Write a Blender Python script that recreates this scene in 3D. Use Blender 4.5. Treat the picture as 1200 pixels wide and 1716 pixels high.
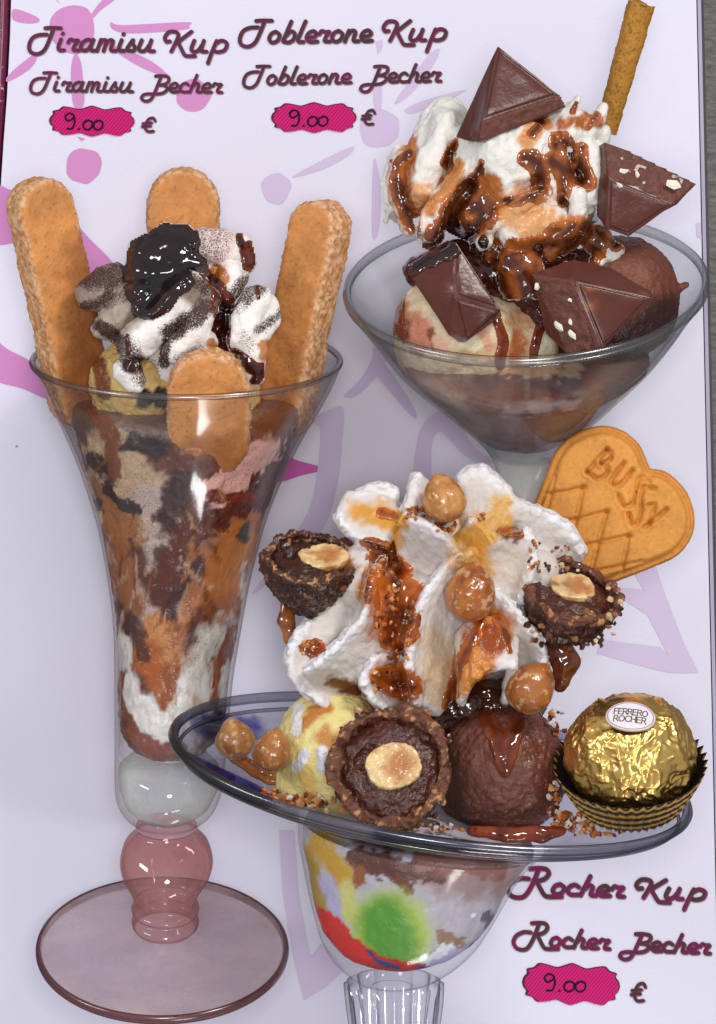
import bpy, bmesh, math, random
import numpy as np
from mathutils import Vector
from mathutils.bvhtree import BVHTree

for o in list(bpy.data.objects):
    bpy.data.objects.remove(o)
SC = bpy.context.scene
COL = SC.collection
S = 0.00018            # metres per printed pixel: the menu page is about 0.21 m wide
DC = 20000.0           # camera height above the page, in the same unit

# ---------------------------------------------------------------- camera
cam_d = bpy.data.cameras.new('camera')
cam = bpy.data.objects.new('camera', cam_d)
COL.objects.link(cam)
SC.camera = cam
cam.location = (0, 0, DC * S)
cam_d.sensor_fit = 'VERTICAL'
cam_d.sensor_height = 36.0
cam_d.lens = 36.0 * DC / 1716.0
cam_d.clip_start = 0.05
cam_d.clip_end = 50.0

# ---------------------------------------------------------------- world and lamps
w = bpy.data.worlds.new('World')
SC.world = w
w.use_nodes = True
w.node_tree.nodes['Background'].inputs[0].default_value = (0.93, 0.95, 1.0, 1)
w.node_tree.nodes['Background'].inputs[1].default_value = 0.40

def area(name, loc, size, power, col=(1, 1, 1), sy=None, aim=(0, 0, 0.05)):
    d = bpy.data.lights.new(name, 'AREA')
    d.energy = power
    d.color = col
    d.shape = 'RECTANGLE'
    d.size = size
    d.size_y = sy or size
    o = bpy.data.objects.new(name, d)
    COL.objects.link(o)
    o.location = loc
    o.rotation_euler = (Vector(aim) - Vector(loc)).to_track_quat('-Z', 'Y').to_euler()
    return o

area('lamp_overhead', (0.1, 0.1, 4.6), 0.8, 68.0, (1.0, 0.99, 0.98))
area('lamp_window', (1.0, 1.35, 1.4), 0.36, 23.0, (1.0, 0.97, 0.93))
area('lamp_side', (-0.85, 0.30, 0.65), 0.10, 3.0, (0.92, 0.95, 1.0), sy=.4)
area('added_highlight_strip', (0.30, -1.0, 0.85), 0.35, 2.4, (1.0, 1.0, 1.0), sy=.16)  # added low lamp without a known source, puts highlights on the glass walls

SC.view_settings.view_transform = 'Standard'
SC.view_settings.look = 'None'
SC.view_settings.exposure = 0.0
SC.view_settings.gamma = 1.0
SC.view_settings.use_curve_mapping = False
SC.cycles.transparent_max_bounces = 48
SC.cycles.max_bounces = 8
SC.cycles.caustics_reflective = False
SC.cycles.caustics_refractive = False

# ---------------------------------------------------------------- numeric helpers
def lin(c):
    c = np.asarray(c, float) / 255.0
    return np.where(c <= 0.04045, c / 12.92, ((c + 0.055) / 1.055) ** 2.4)

def _hash(i, j, k, seed):
    h = (i.astype(np.uint32) * np.uint32(374761393) + j.astype(np.uint32) * np.uint32(668265263)
         + k.astype(np.uint32) * np.uint32(2147483647) + np.uint32((seed * 974711 + 12345) & 0xffffffff))
    h = (h ^ (h >> np.uint32(13))) * np.uint32(1274126177)
    h = (h ^ (h >> np.uint32(16))) * np.uint32(2246822519)
    h = h ^ (h >> np.uint32(15))
    return h.astype(np.float64) / 4294967295.0 * 2 - 1

def vnoise(P, seed=0):
    P = np.asarray(P, float)
    I = np.floor(P).astype(np.int64)
    f = P - I
    u = f * f * (3 - 2 * f)
    i, j, k = I[:, 0], I[:, 1], I[:, 2]
    r = 0
    for a in (0, 1):
        wa = u[:, 0] if a else 1 - u[:, 0]
        for b in (0, 1):
            wb = u[:, 1] if b else 1 - u[:, 1]
            for c in (0, 1):
                wc = u[:, 2] if c else 1 - u[:, 2]
                r = r + wa * wb * wc * _hash(i + a, j + b, k + c, seed)
    return r

def fbm(P, feat, octv=3, seed=0):
    P = np.asarray(P, float) / feat
    r = 0
    a = 1.0
    for o in range(octv):
        r = r + a * vnoise(P * (2.03 ** o) + 17.3 * o, seed + o * 7)
        a *= 0.5
    return r / 1.4

def sstep(a, b, x):
    t = np.clip((x - a) / (b - a), 0, 1)
    return t * t * (3 - 2 * t)

def polydist(X, Y, pts, closed=False):
    """distance of points to a polyline of (x, y[, radius]); divides by the radius if given"""
    pts = [tuple(p) for p in pts]
    if closed:
        pts = pts + [pts[0]]
    if len(pts) == 1:
        pts = pts * 2
    best = np.full(X.shape, 1e9)
    for p, q in zip(pts[:-1], pts[1:]):
        dx, dy = q[0] - p[0], q[1] - p[1]
        L = dx * dx + dy * dy + 1e-9
        t = np.clip(((X - p[0]) * dx + (Y - p[1]) * dy) / L, 0, 1)
        d = np.hypot(X - p[0] - t * dx, Y - p[1] - t * dy)
        if len(p) > 2:
            d = d / (p[2] + (q[2] - p[2]) * t)
        best = np.minimum(best, d)
    return best

def inpoly(X, Y, poly):
    r = np.zeros(X.shape, bool)
    n = len(poly)
    for i in range(n):
        x0, y0 = poly[i][:2]
        x1, y1 = poly[(i + 1) % n][:2]
        if y0 == y1:
            continue
        c = ((y0 > Y) != (y1 > Y)) & (X < (x1 - x0) * (Y - y0) / (y1 - y0) + x0)
        r ^= c
    return r

def smooth_line(pts, n=8, closed=False):
    P = np.array([p for p in pts], float)
    if closed:
        Q = np.vstack([P[-1], P, P[0], P[1]])
    else:
        if len(P) < 3:
            t = np.linspace(0, 1, n)[:, None]
            return P[0] * (1 - t) + P[-1] * t
        Q = np.vstack([2 * P[0] - P[1], P, 2 * P[-1] - P[-2]])
    out = []
    for i in range(1, len(Q) - 2):
        p0, p1, p2, p3 = Q[i - 1], Q[i], Q[i + 1], Q[i + 2]
        for t in np.linspace(0, 1, n, endpoint=False):
            out.append(0.5 * (2 * p1 + (p2 - p0) * t + (2 * p0 - 5 * p1 + 4 * p2 - p3) * t * t + (3 * p1 - p0 - 3 * p2 + p3) * t ** 3))
    if not closed:
        out.append(Q[-2])
    return np.array(out)

# ---------------------------------------------------------------- signed distance volumes and surface nets
class Field:
    def __init__(s, lo, hi, h):
        s.lo = np.array(lo, float)
        s.h = h
        s.n = np.ceil((np.array(hi, float) - s.lo) / h).astype(int) + 1
        s.F = np.full(s.n, 80.0, np.float32)
        s.ax = [s.lo[a] + h * np.arange(s.n[a]) for a in range(3)]

    def _box(s, lo, hi):
        sl = []
        for a in range(3):
            i0 = max(0, int((lo[a] - s.lo[a]) / s.h))
            i1 = min(s.n[a], int((hi[a] - s.lo[a]) / s.h) + 2)
            if i1 <= i0:
                return None
            sl.append(slice(i0, i1))
        return tuple(sl)

    def _grid(s, sl):
        return np.meshgrid(s.ax[0][sl[0]], s.ax[1][sl[1]], s.ax[2][sl[2]], indexing='ij')

    def _smin(s, sl, d, k):
        a = s.F[sl]
        h = np.clip(0.5 + 0.5 * (d - a) / k, 0, 1)
        s.F[sl] = d * (1 - h) + a * h - k * h * (1 - h)

    def _smax(s, sl, d, k):
        a = s.F[sl]
        h = np.clip(0.5 - 0.5 * (d - a) / k, 0, 1)
        s.F[sl] = d * (1 - h) + a * h + k * h * (1 - h)

    def cap(s, pts, k=6.0, zs=1.0, carve=False):
        """chain of round cones; pts are (x, y, z, r); zs squashes the section along z"""
        if len(pts) == 1:
            pts = list(pts) * 2
        for p, q in zip(pts[:-1], pts[1:]):
            m = max(p[3], q[3]) + 2 * k + s.h
            lo = [min(p[a], q[a]) - m for a in range(3)]
            hi = [max(p[a], q[a]) + m for a in range(3)]
            sl = s._box(lo, hi)
            if sl is None:
                continue
            X, Y, Z = s._grid(sl)
            dx, dy, dz = (q[0] - p[0]), (q[1] - p[1]), (q[2] - p[2]) / zs
            L = dx * dx + dy * dy + dz * dz + 1e-9
            t = np.clip(((X - p[0]) * dx + (Y - p[1]) * dy + (Z - p[2]) / zs * dz) / L, 0, 1)
            d = np.sqrt((X - p[0] - t * dx) ** 2 + (Y - p[1] - t * dy) ** 2 + ((Z - p[2]) / zs - t * dz) ** 2) - (p[3] + (q[3] - p[3]) * t)
            if carve:
                s._smax(sl, -d, k)
            else:
                s._smin(sl, d, k)

    def func(s, f, k=None):
        sl = tuple(slice(0, n) for n in s.n)
        X, Y, Z = s._grid(sl)
        d = f(X, Y, Z)
        if k is None:
            s.F = np.minimum(s.F, d).astype(np.float32)
        else:
            s._smin(sl, d, k)

    def mesh(s):
        F = s.F
        F[0], F[-1] = np.maximum(F[0], .1), np.maximum(F[-1], .1)
        F[:, 0], F[:, -1] = np.maximum(F[:, 0], .1), np.maximum(F[:, -1], .1)
        F[:, :, 0], F[:, :, -1] = np.maximum(F[:, :, 0], .1), np.maximum(F[:, :, -1], .1)
        ins = (F < 0)
        cnt = np.zeros(np.array(F.shape) - 1, np.int8)
        offs = [(a, b, c) for a in (0, 1) for b in (0, 1) for c in (0, 1)]
        nx, ny, nz = cnt.shape
        for a, b, c in offs:
            cnt += ins[a:a + nx, b:b + ny, c:c + nz]
        act = (cnt > 0) & (cnt < 8)
        idx = np.argwhere(act)
        idn = np.full(cnt.shape, -1, np.int64)
        idn[act] = np.arange(len(idx))
        cv = {o: F[idx[:, 0] + o[0], idx[:, 1] + o[1], idx[:, 2] + o[2]].astype(float) for o in offs}
        acc = np.zeros((len(idx), 3))
        num = np.zeros(len(idx))
        for a in range(3):
            for o in offs:
                if o[a] == 1:
                    continue
                q = list(o)
                q[a] = 1
                fa, fb = cv[o], cv[tuple(q)]
                m = (fa < 0) != (fb < 0)
                t = np.where(m, fa / np.where(m, fa - fb, 1), 0)
                p = np.tile(np.array(o, float), (len(idx), 1))
                p[:, a] = t
                acc[m] += p[m]
                num += m
        V = s.lo + s.h * (idx + acc / num[:, None])
        quads = []
        for a in range(3):
            b, c = (a + 1) % 3, (a + 2) % 3
            s0 = [slice(None)] * 3
            s1 = [slice(None)] * 3
            s0[a] = slice(0, -1)
            s1[a] = slice(1, None)
            ch = ins[tuple(s0)] != ins[tuple(s1)]
            e = np.argwhere(ch)
            ok = (e[:, b] > 0) & (e[:, c] > 0) & (e[:, b] < F.shape[b] - 1) & (e[:, c] < F.shape[c] - 1)
            e = e[ok]
            flip = ins[tuple(s0)][tuple(e.T)]
            def cell(db, dc):
                q = e.copy()
                q[:, b] += db
                q[:, c] += dc
                return idn[tuple(q.T)]
            Q = np.stack([cell(-1, -1), cell(0, -1), cell(0, 0), cell(-1, 0)], 1)
            Q[~flip] = Q[~flip][:, ::-1]
            quads.append(Q)
        Fq = np.vstack(quads)
        Fq = Fq[(Fq >= 0).all(1)]
        return V, Fq

def normals(V, F):
    F = np.asarray(F)
    a, b, c = V[F[:, 0]], V[F[:, 1]], V[F[:, 2]]
    if F.shape[1] == 4:
        n = np.cross(c - a, V[F[:, 3]] - b)
    else:
        n = np.cross(b - a, c - a)
    N = np.zeros_like(V)
    for q in range(F.shape[1]):
        for ax in range(3):
            N[:, ax] += np.bincount(F[:, q], n[:, ax], len(V))
    return N / (np.linalg.norm(N, axis=1, keepdims=True) + 1e-12)

def displace(V, F, *layers):
    """layers of (feature, amplitude, seed[, mask])"""
    N = normals(V, F)
    d = np.zeros(len(V))
    for l in layers:
        n = fbm(V, l[0], 3, l[2]) * l[1]
        if len(l) > 3:
            n = n * l[3]
        d += n
    return V + N * d[:, None]

# ---------------------------------------------------------------- colour stroke by stroke: the material's own, with some shade painted in
def paint(V, base, strokes=(), seed=0, var=0.06, vf=14, gl=0.0, du=None, warp=0):
    n = len(V)
    C = np.tile(lin(base), (n, 1)) if np.ndim(base) == 1 else np.array(base, float)
    G = np.full(n, float(gl))
    C *= (1 + var * fbm(V, vf, 3, seed + 90))[:, None]
    VX, VY = V[:, 0].copy(), V[:, 1].copy()
    if warp:
        VX += warp * fbm(V, warp * 2.4, 3, seed + 71) + warp * .35 * fbm(V, warp * .6, 2, seed + 73)
        VY += warp * fbm(V, warp * 2.4, 3, seed + 72) + warp * .35 * fbm(V, warp * .6, 2, seed + 74)
    for i, s in enumerate(strokes):
        soft, amp, nf, dust, alpha, g = s.get('soft', .2), s.get('amp', .25), s.get('nf', 16), s.get('dust', 0), s.get('a', 1.0), s.get('g')
        d = polydist(VX, VY, s['p'])
        if len(s['p'][0]) == 2:
            d = d / s['r']
        near = d < 1 + soft + 2 * amp + dust
        if 'z' in s:
            near &= (V[:, 2] > s['z'][0]) & (V[:, 2] < s['z'][1])
        ix = np.nonzero(near)[0]
        if len(ix) == 0:
            continue
        m = d[ix] + fbm(V[ix], nf, 3, seed + 31 * i + 1) * amp
        a = sstep(1 + soft, 1 - soft, m)
        if dust:
            a = sstep(0.35, 0.65, a * (1 + dust) - dust * .5 + fbm(V[ix], s.get('df', 4), 2, seed + i + 400) * dust)
        a = a * alpha
        if 'du' in s:
            du[ix] = np.maximum(du[ix], a * s['du'])
            continue
        c = lin(s['c'])
        C[ix] = C[ix] * (1 - a[:, None]) + c * a[:, None]
        if g is not None:
            G[ix] = G[ix] * (1 - a) + g * a
    return np.clip(C, 0.001, 0.95), G

# ---------------------------------------------------------------- objects
ROOT = {}
BASEK = 1.0

def to_world(V, k):
    V = np.asarray(V, float)
    return np.stack([(V[:, 0] - 600) * k * S, (858 - V[:, 1]) * k * S, V[:, 2] * S], 1)

def kz(z):
    return 1 - z / DC

def tag(o, label=None, cat=None, group=None, kind=None):
    for k, v in (('label', label), ('category', cat), ('group', group), ('kind', kind)):
        if v:
            o[k] = v
    return o

def thing(name, label, cat, at, group=None):
    o = bpy.data.objects.new(name, None)
    COL.objects.link(o)
    o.empty_display_size = 0.005
    k = kz(at[2])
    o.location = ((at[0] - 600) * k * S, (858 - at[1]) * k * S, at[2] * S)
    ROOT[o.name] = (np.array(o.location), k)
    tag(o, label, cat, group)
    return o

def mk(name, V, F, mat, parent=None, col=None, gl=None, smooth=True, orient='vol', k=None, sharp=None, mats=None, mi=None, du=None):
    V = np.asarray(V, float)
    if parent is not None:
        base, kk = ROOT[parent.name]
    else:
        base, kk = np.zeros(3), 1.0
    if k is not None:
        kk = k
    Wv = to_world(V, kk)
    if parent is None:
        base = np.array([Wv[:, 0].mean(), Wv[:, 1].mean(), Wv[:, 2].min()])
    P = Wv - base
    me = bpy.data.meshes.new(name)
    if isinstance(F, np.ndarray):
        tri = F
        if orient:
            a, b, c = P[tri[:, 0]], P[tri[:, 1]], P[tri[:, 2]]
            if orient == 'vol':
                sg = np.einsum('ij,ij->i', a, np.cross(b, c)).sum()
                if tri.shape[1] == 4:
                    sg += np.einsum('ij,ij->i', a, np.cross(c, P[tri[:, 3]])).sum()
            else:
                sg = np.cross(b - a, c - a)[:, 2].sum()
            if sg < 0:
                F = F[:, ::-1]
        m = F.shape[1]
        me.vertices.add(len(P))
        me.vertices.foreach_set('co', P.astype(np.float32).ravel())
        me.loops.add(F.size)
        me.loops.foreach_set('vertex_index', F.astype(np.int32).ravel())
        me.polygons.add(len(F))
        me.polygons.foreach_set('loop_start', np.arange(0, F.size, m, dtype=np.int32))
        me.update(calc_edges=True)
    else:
        me.from_pydata([tuple(p) for p in P], [], F)
        if orient:
            bm = bmesh.new()
            bm.from_mesh(me)
            bmesh.ops.recalc_face_normals(bm, faces=bm.faces)
            if orient == 'up' and sum(f.normal.z * f.calc_area() for f in bm.faces) < 0:
                bmesh.ops.reverse_faces(bm, faces=bm.faces)
            bm.to_mesh(me)
            bm.free()
    me.validate()
    if col is not None:
        a = me.attributes.new('Col', 'FLOAT_COLOR', 'POINT')
        a.data.foreach_set('color', np.hstack([col, np.ones((len(col), 1))]).astype(np.float32).ravel())
    if gl is not None:
        a = me.attributes.new('gl', 'FLOAT', 'POINT')
        a.data.foreach_set('value', np.asarray(gl, np.float32))
    if du is not None:
        a = me.attributes.new('du', 'FLOAT', 'POINT')
        a.data.foreach_set('value', np.asarray(du, np.float32))
    me.polygons.foreach_set('use_smooth', np.full(len(me.polygons), bool(smooth)))
    if sharp:
        me.set_sharp_from_angle(angle=math.radians(sharp))
    for mm in (mats or [mat]):
        me.materials.append(mm)
    if mi is not None:
        me.polygons.foreach_set('material_index', np.asarray(mi, np.int32))
    o = bpy.data.objects.new(name, me)
    COL.objects.link(o)
    if parent is not None:
        o.parent = parent
        ROOT[o.name] = (base, kk)
    else:
        o.location = base
        ROOT[o.name] = (base, kk)
    return o

def frame(V, org, ex, ey, ez):
    return np.asarray(org, float) + V[:, :1] * np.asarray(ex) + V[:, 1:2] * np.asarray(ey) + V[:, 2:3] * np.asarray(ez)

def axes(nrm, up=(0, -1, 0)):
    """ex, ey, ez of a local frame whose z is nrm, in page pixels (x right, y down, z to the viewer)"""
    ez = np.array(nrm, float)
    ez /= np.linalg.norm(ez)
    ey = np.array(up, float) - ez * np.dot(up, ez)
    ey /= np.linalg.norm(ey)
    ex = np.cross(ez, ey)      # page space has y down, so it is left-handed
    return ex, ey, ez

# ---------------------------------------------------------------- materials
def mat(name, rough=.5, grough=None, bumps=(), sss=0, sssr=(1, .5, .3), coat=0, metal=0, spec=.5, color=None, dust=None):
    m = bpy.data.materials.new(name)
    m.use_nodes = True
    nt = m.node_tree
    b = nt.nodes['Principled BSDF']
    L = nt.links
    if color is None:
        a = nt.nodes.new('ShaderNodeAttribute')
        a.attribute_name = 'Col'
        L.new(a.outputs['Color'], b.inputs['Base Color'])
        if dust:      # powder: fine grains where the attribute 'du' says so
            du = nt.nodes.new('ShaderNodeAttribute')
            du.attribute_name = 'du'
            tc0 = nt.nodes.new('ShaderNodeTexCoord')
            ng = nt.nodes.new('ShaderNodeTexNoise')
            ng.inputs['Scale'].default_value = 1 / (2.4 * S)
            ng.inputs['Detail'].default_value = 2
            L.new(tc0.outputs['Object'], ng.inputs['Vector'])
            ad = nt.nodes.new('ShaderNodeMath')
            ad.operation = 'MULTIPLY_ADD'
            ad.inputs[1].default_value = .60
            L.new(du.outputs['Fac'], ad.inputs[0])
            L.new(ng.outputs['Fac'], ad.inputs[2])
            mr0 = nt.nodes.new('ShaderNodeMapRange')
            mr0.inputs['From Min'].default_value = .70
            mr0.inputs['From Max'].default_value = 1.0
            L.new(ad.outputs[0], mr0.inputs['Value'])
            mx = nt.nodes.new('ShaderNodeMix')
            mx.data_type = 'RGBA'
            mx.inputs[7].default_value = (*lin(dust), 1)
            L.new(mr0.outputs['Result'], mx.inputs[0])
            L.new(a.outputs['Color'], mx.inputs[6])
            L.new(mx.outputs[2], b.inputs['Base Color'])
    else:
        b.inputs['Base Color'].default_value = (*lin(color), 1)
    b.inputs['Roughness'].default_value = rough
    if grough is not None:
        g = nt.nodes.new('ShaderNodeAttribute')
        g.attribute_name = 'gl'
        mr = nt.nodes.new('ShaderNodeMapRange')
        mr.inputs['To Min'].default_value = rough
        mr.inputs['To Max'].default_value = grough
        L.new(g.outputs['Fac'], mr.inputs['Value'])
        L.new(mr.outputs['Result'], b.inputs['Roughness'])
    b.inputs['Metallic'].default_value = metal
    b.inputs['Specular IOR Level'].default_value = spec
    if coat:
        b.inputs['Coat Weight'].default_value = coat
        b.inputs['Coat Roughness'].default_value = .06
    if sss:
        b.inputs['Subsurface Weight'].default_value = sss
        b.inputs['Subsurface Radius'].default_value = sssr
        b.inputs['Subsurface Scale'].default_value = 4 * S
    prev = None
    if bumps:
        tc = nt.nodes.new('ShaderNodeTexCoord')
        for feat, amp in bumps:
            n = nt.nodes.new('ShaderNodeTexNoise')
            n.inputs['Scale'].default_value = 1 / (feat * S)
            n.inputs['Detail'].default_value = 3
            L.new(tc.outputs['Object'], n.inputs['Vector'])
            bp = nt.nodes.new('ShaderNodeBump')
            bp.inputs['Strength'].default_value = 1.0
            bp.inputs['Distance'].default_value = amp * S
            L.new(n.outputs['Fac'], bp.inputs['Height'])
            if prev:
                L.new(prev.outputs['Normal'], bp.inputs['Normal'])
            prev = bp
        L.new(prev.outputs['Normal'], b.inputs['Normal'])
    return m

def glass(name, tint=(.97, .98, .98), edge=(.35, .38, .4), power=2.5, refl=1.0, rough=.04, base=.045, vc=False, body=0, bodyc=(200, 190, 190)):
    """thin clear glass: clear face on, darker where one looks along the wall, mirror-like by Fresnel"""
    m = bpy.data.materials.new(name)
    m.use_nodes = True
    nt = m.node_tree
    nt.nodes.clear()
    L = nt.links
    out = nt.nodes.new('ShaderNodeOutputMaterial')
    lw = nt.nodes.new('ShaderNodeLayerWeight')
    lw.inputs['Blend'].default_value = .5
    pw = nt.nodes.new('ShaderNodeMath')
    pw.operation = 'POWER'
    pw.inputs[1].default_value = power
    L.new(lw.outputs['Facing'], pw.inputs[0])
    mx = nt.nodes.new('ShaderNodeMix')
    mx.data_type = 'RGBA'
    mx.inputs[6].default_value = (*tint, 1)
    mx.inputs[7].default_value = (*edge, 1)
    L.new(pw.outputs[0], mx.inputs[0])
    tr = nt.nodes.new('ShaderNodeBsdfTransparent')
    tint_out = mx.outputs[2]
    if vc:          # coloured swirls in the glass itself
        at = nt.nodes.new('ShaderNodeAttribute')
        at.attribute_name = 'Col'
        mm = nt.nodes.new('ShaderNodeMix')
        mm.data_type = 'RGBA'
        mm.blend_type = 'MULTIPLY'
        mm.inputs[0].default_value = 1
        L.new(mx.outputs[2], mm.inputs[6])
        L.new(at.outputs['Color'], mm.inputs[7])
        tint_out = mm.outputs[2]
    L.new(tint_out, tr.inputs['Color'])
    gl = nt.nodes.new('ShaderNodeBsdfGlossy')
    gl.inputs['Roughness'].default_value = rough
    p5 = nt.nodes.new('ShaderNodeMath')
    p5.operation = 'POWER'
    p5.inputs[1].default_value = 4.0
    L.new(lw.outputs['Facing'], p5.inputs[0])
    ml = nt.nodes.new('ShaderNodeMath')
    ml.operation = 'MULTIPLY_ADD'
    ml.inputs[1].default_value = .40 * refl
    ml.inputs[2].default_value = base
    L.new(p5.outputs[0], ml.inputs[0])
    ms = nt.nodes.new('ShaderNodeMixShader')
    L.new(ml.outputs[0], ms.inputs[0])
    L.new(tr.outputs[0], ms.inputs[1])
    L.new(gl.outputs[0], ms.inputs[2])
    last = ms
    if body:        # patchy diffuse share of cloudy glass, also standing in for its highlights
        tc = nt.nodes.new('ShaderNodeTexCoord')
        nz = nt.nodes.new('ShaderNodeTexNoise')
        nz.inputs['Scale'].default_value = 1 / (90 * S)
        nz.inputs['Detail'].default_value = 4
        L.new(tc.outputs['Object'], nz.inputs['Vector'])
        mr = nt.nodes.new('ShaderNodeMapRange')
        mr.inputs['From Min'].default_value = .3
        mr.inputs['From Max'].default_value = .7
        mr.inputs['To Min'].default_value = body * .25
        mr.inputs['To Max'].default_value = body * 2.0
        L.new(nz.outputs['Fac'], mr.inputs['Value'])
        df = nt.nodes.new('ShaderNodeBsdfDiffuse')
        df.inputs['Color'].default_value = (*lin(bodyc), 1)
        m2 = nt.nodes.new('ShaderNodeMixShader')
        L.new(mr.outputs['Result'], m2.inputs[0])
        L.new(ms.outputs[0], m2.inputs[1])
        L.new(df.outputs[0], m2.inputs[2])
        last = m2
    L.new(last.outputs[0], out.inputs['Surface'])
    return m

M = {}
M['cream'] = mat('whipped_cream', .55, .12, [(9, 1.6), (3.5, .7)], sss=.25, sssr=(1, .9, .8), dust=(62, 32, 27))
M['sauce'] = mat('glossy_sauce', .09, None, [(30, 1.5)], coat=.6)
M['ice'] = mat('ice_cream', .5, .12, [(8, 2.4), (3, 1.0)], spec=.5)
M['filling'] = mat('sundae_filling', .36, .10, [(9, 1.6), (3, .6)], dust=(70, 34, 26))
M['choc'] = mat('milk_chocolate', .27, .2, [(40, 1.0), (6, .3)], spec=.38)
M['crumb'] = mat('broken_chocolate', .6, None, [(5, 2.0), (2.2, .8)])
M['biscuit'] = mat('baked_biscuit', .62, .5, [(4, .7), (14, 1.2)], spec=.3)
M['nut'] = mat('hazelnut', .28, .12, [(16, 1.2), (5, .5)], coat=.4)
M['print'] = mat('printed_ink', .6, None, [], spec=.12)
M['foil'] = mat('gold_foil', .30, None, [(3, .25)], metal=1)
M['cup'] = mat('printed_paper_cup', .4, .7, [])
M['glass'] = glass('clear_glass', (.985, .99, .99), (.6, .62, .64), 4, rough=.10)
M['glass_grey'] = glass('grey_tinted_glass', (.945, .95, .95), (.42, .43, .44), 2.6, 1.3, rough=.08, base=.06, body=.05, bodyc=(200, 200, 196))
M['glass_stem'] = glass('frosted_stem_glass', (.95, .955, .95), (.42, .43, .44), 3, 1.3, rough=.1, base=.06, body=.35, bodyc=(208, 210, 206))
M['glass_pink'] = glass('rose_tinted_glass', (.87, .62, .61), (.40, .15, .15), 2.2, 1.5, base=.07, body=.16, bodyc=(205, 150, 148))
M['glass_brown'] = glass('smoky_rose_glass', (.985, .975, .97), (.46, .35, .30), 4.0, rough=.09)
M['glass_brim'] = glass('blue_grey_brim_glass', (.86, .87, .91), (.16, .17, .24), 1.8, 1.5, base=.06, vc=True)
# ---------------------------------------------------------------- setting: table and menu page
def table():
    V = np.array([[-3500, -3500, -26], [4700, -3500, -26], [4700, 5200, -26], [-3500, 5200, -26]], float)
    m = bpy.data.materials.new('grey_worn_tabletop')
    m.use_nodes = True
    nt = m.node_tree
    b = nt.nodes['Principled BSDF']
    tc = nt.nodes.new('ShaderNodeTexCoord')
    mp = nt.nodes.new('ShaderNodeMapping')
    mp.inputs['Rotation'].default_value = (0, 0, .7)
    mp.inputs['Scale'].default_value = (1, 3.0, 1)
    n1 = nt.nodes.new('ShaderNodeTexNoise')
    n1.inputs['Scale'].default_value = 1 / (26 * S)
    n1.inputs['Detail'].default_value = 8
    n1.inputs['Roughness'].default_value = .75
    cr = nt.nodes.new('ShaderNodeValToRGB')
    cr.color_ramp.elements[0].position = .3
    cr.color_ramp.elements[0].color = (*lin((62, 60, 60)), 1)
    cr.color_ramp.elements[1].position = .72
    cr.color_ramp.elements[1].color = (*lin((140, 138, 136)), 1)
    bp = nt.nodes.new('ShaderNodeBump')
    bp.inputs['Distance'].default_value = 4 * S
    L = nt.links
    L.new(tc.outputs['Object'], mp.inputs['Vector'])
    L.new(mp.outputs['Vector'], n1.inputs['Vector'])
    L.new(n1.outputs['Fac'], cr.inputs['Fac'])
    L.new(cr.outputs['Color'], b.inputs['Base Color'])
    L.new(n1.outputs['Fac'], bp.inputs['Height'])
    L.new(bp.outputs['Normal'], b.inputs['Normal'])
    b.inputs['Roughness'].default_value = .7
    o = mk('table', V, np.array([[0, 1, 2, 3]]), m, orient='up', smooth=False)
    tag(o, kind='structure')
table()

def paper_mat():
    m = bpy.data.materials.new('printed_paper')
    m.use_nodes = True
    nt = m.node_tree
    b = nt.nodes['Principled BSDF']
    L = nt.links
    tc = nt.nodes.new('ShaderNodeTexCoord')
    n = nt.nodes.new('ShaderNodeTexNoise')
    n.inputs['Scale'].default_value = 1 / (4 * S)
    n.inputs['Detail'].default_value = 2
    cr = nt.nodes.new('ShaderNodeValToRGB')
    cr.color_ramp.elements[0].color = (*lin((212, 209, 226)), 1)
    cr.color_ramp.elements[1].color = (*lin((220, 217, 233)), 1)
    L.new(tc.outputs['Object'], n.inputs['Vector'])
    L.new(n.outputs['Fac'], cr.inputs['Fac'])
    # a few dust specks
    v = nt.nodes.new('ShaderNodeTexVoronoi')
    v.inputs['Scale'].default_value = 1 / (150 * S)
    L.new(tc.outputs['Object'], v.inputs['Vector'])
    lt = nt.nodes.new('ShaderNodeMath')
    lt.operation = 'LESS_THAN'
    lt.inputs[1].default_value = .016
    L.new(v.outputs['Distance'], lt.inputs[0])
    mx = nt.nodes.new('ShaderNodeMix')
    mx.data_type = 'RGBA'
    mx.inputs[7].default_value = (*lin((150, 146, 160)), 1)
    L.new(lt.outputs[0], mx.inputs[0])
    L.new(cr.outputs['Color'], mx.inputs[6])
    L.new(mx.outputs[2], b.inputs['Base Color'])
    bp = nt.nodes.new('ShaderNodeBump')
    bp.inputs['Distance'].default_value = .25 * S
    L.new(n.outputs['Fac'], bp.inputs['Height'])
    L.new(bp.outputs['Normal'], b.inputs['Normal'])
    b.inputs['Roughness'].default_value = .5
    b.inputs['Specular IOR Level'].default_value = .3
    return m

def prism(poly, z0, z1):
    n = len(poly)
    V = [(x, y, z0) for x, y in poly] + [(x, y, z1) for x, y in poly]
    F = [list(range(n))[::-1], list(range(n, 2 * n))] + [[i, (i + 1) % n, n + (i + 1) % n, n + i] for i in range(n)]
    return np.array(V, float), F

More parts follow.
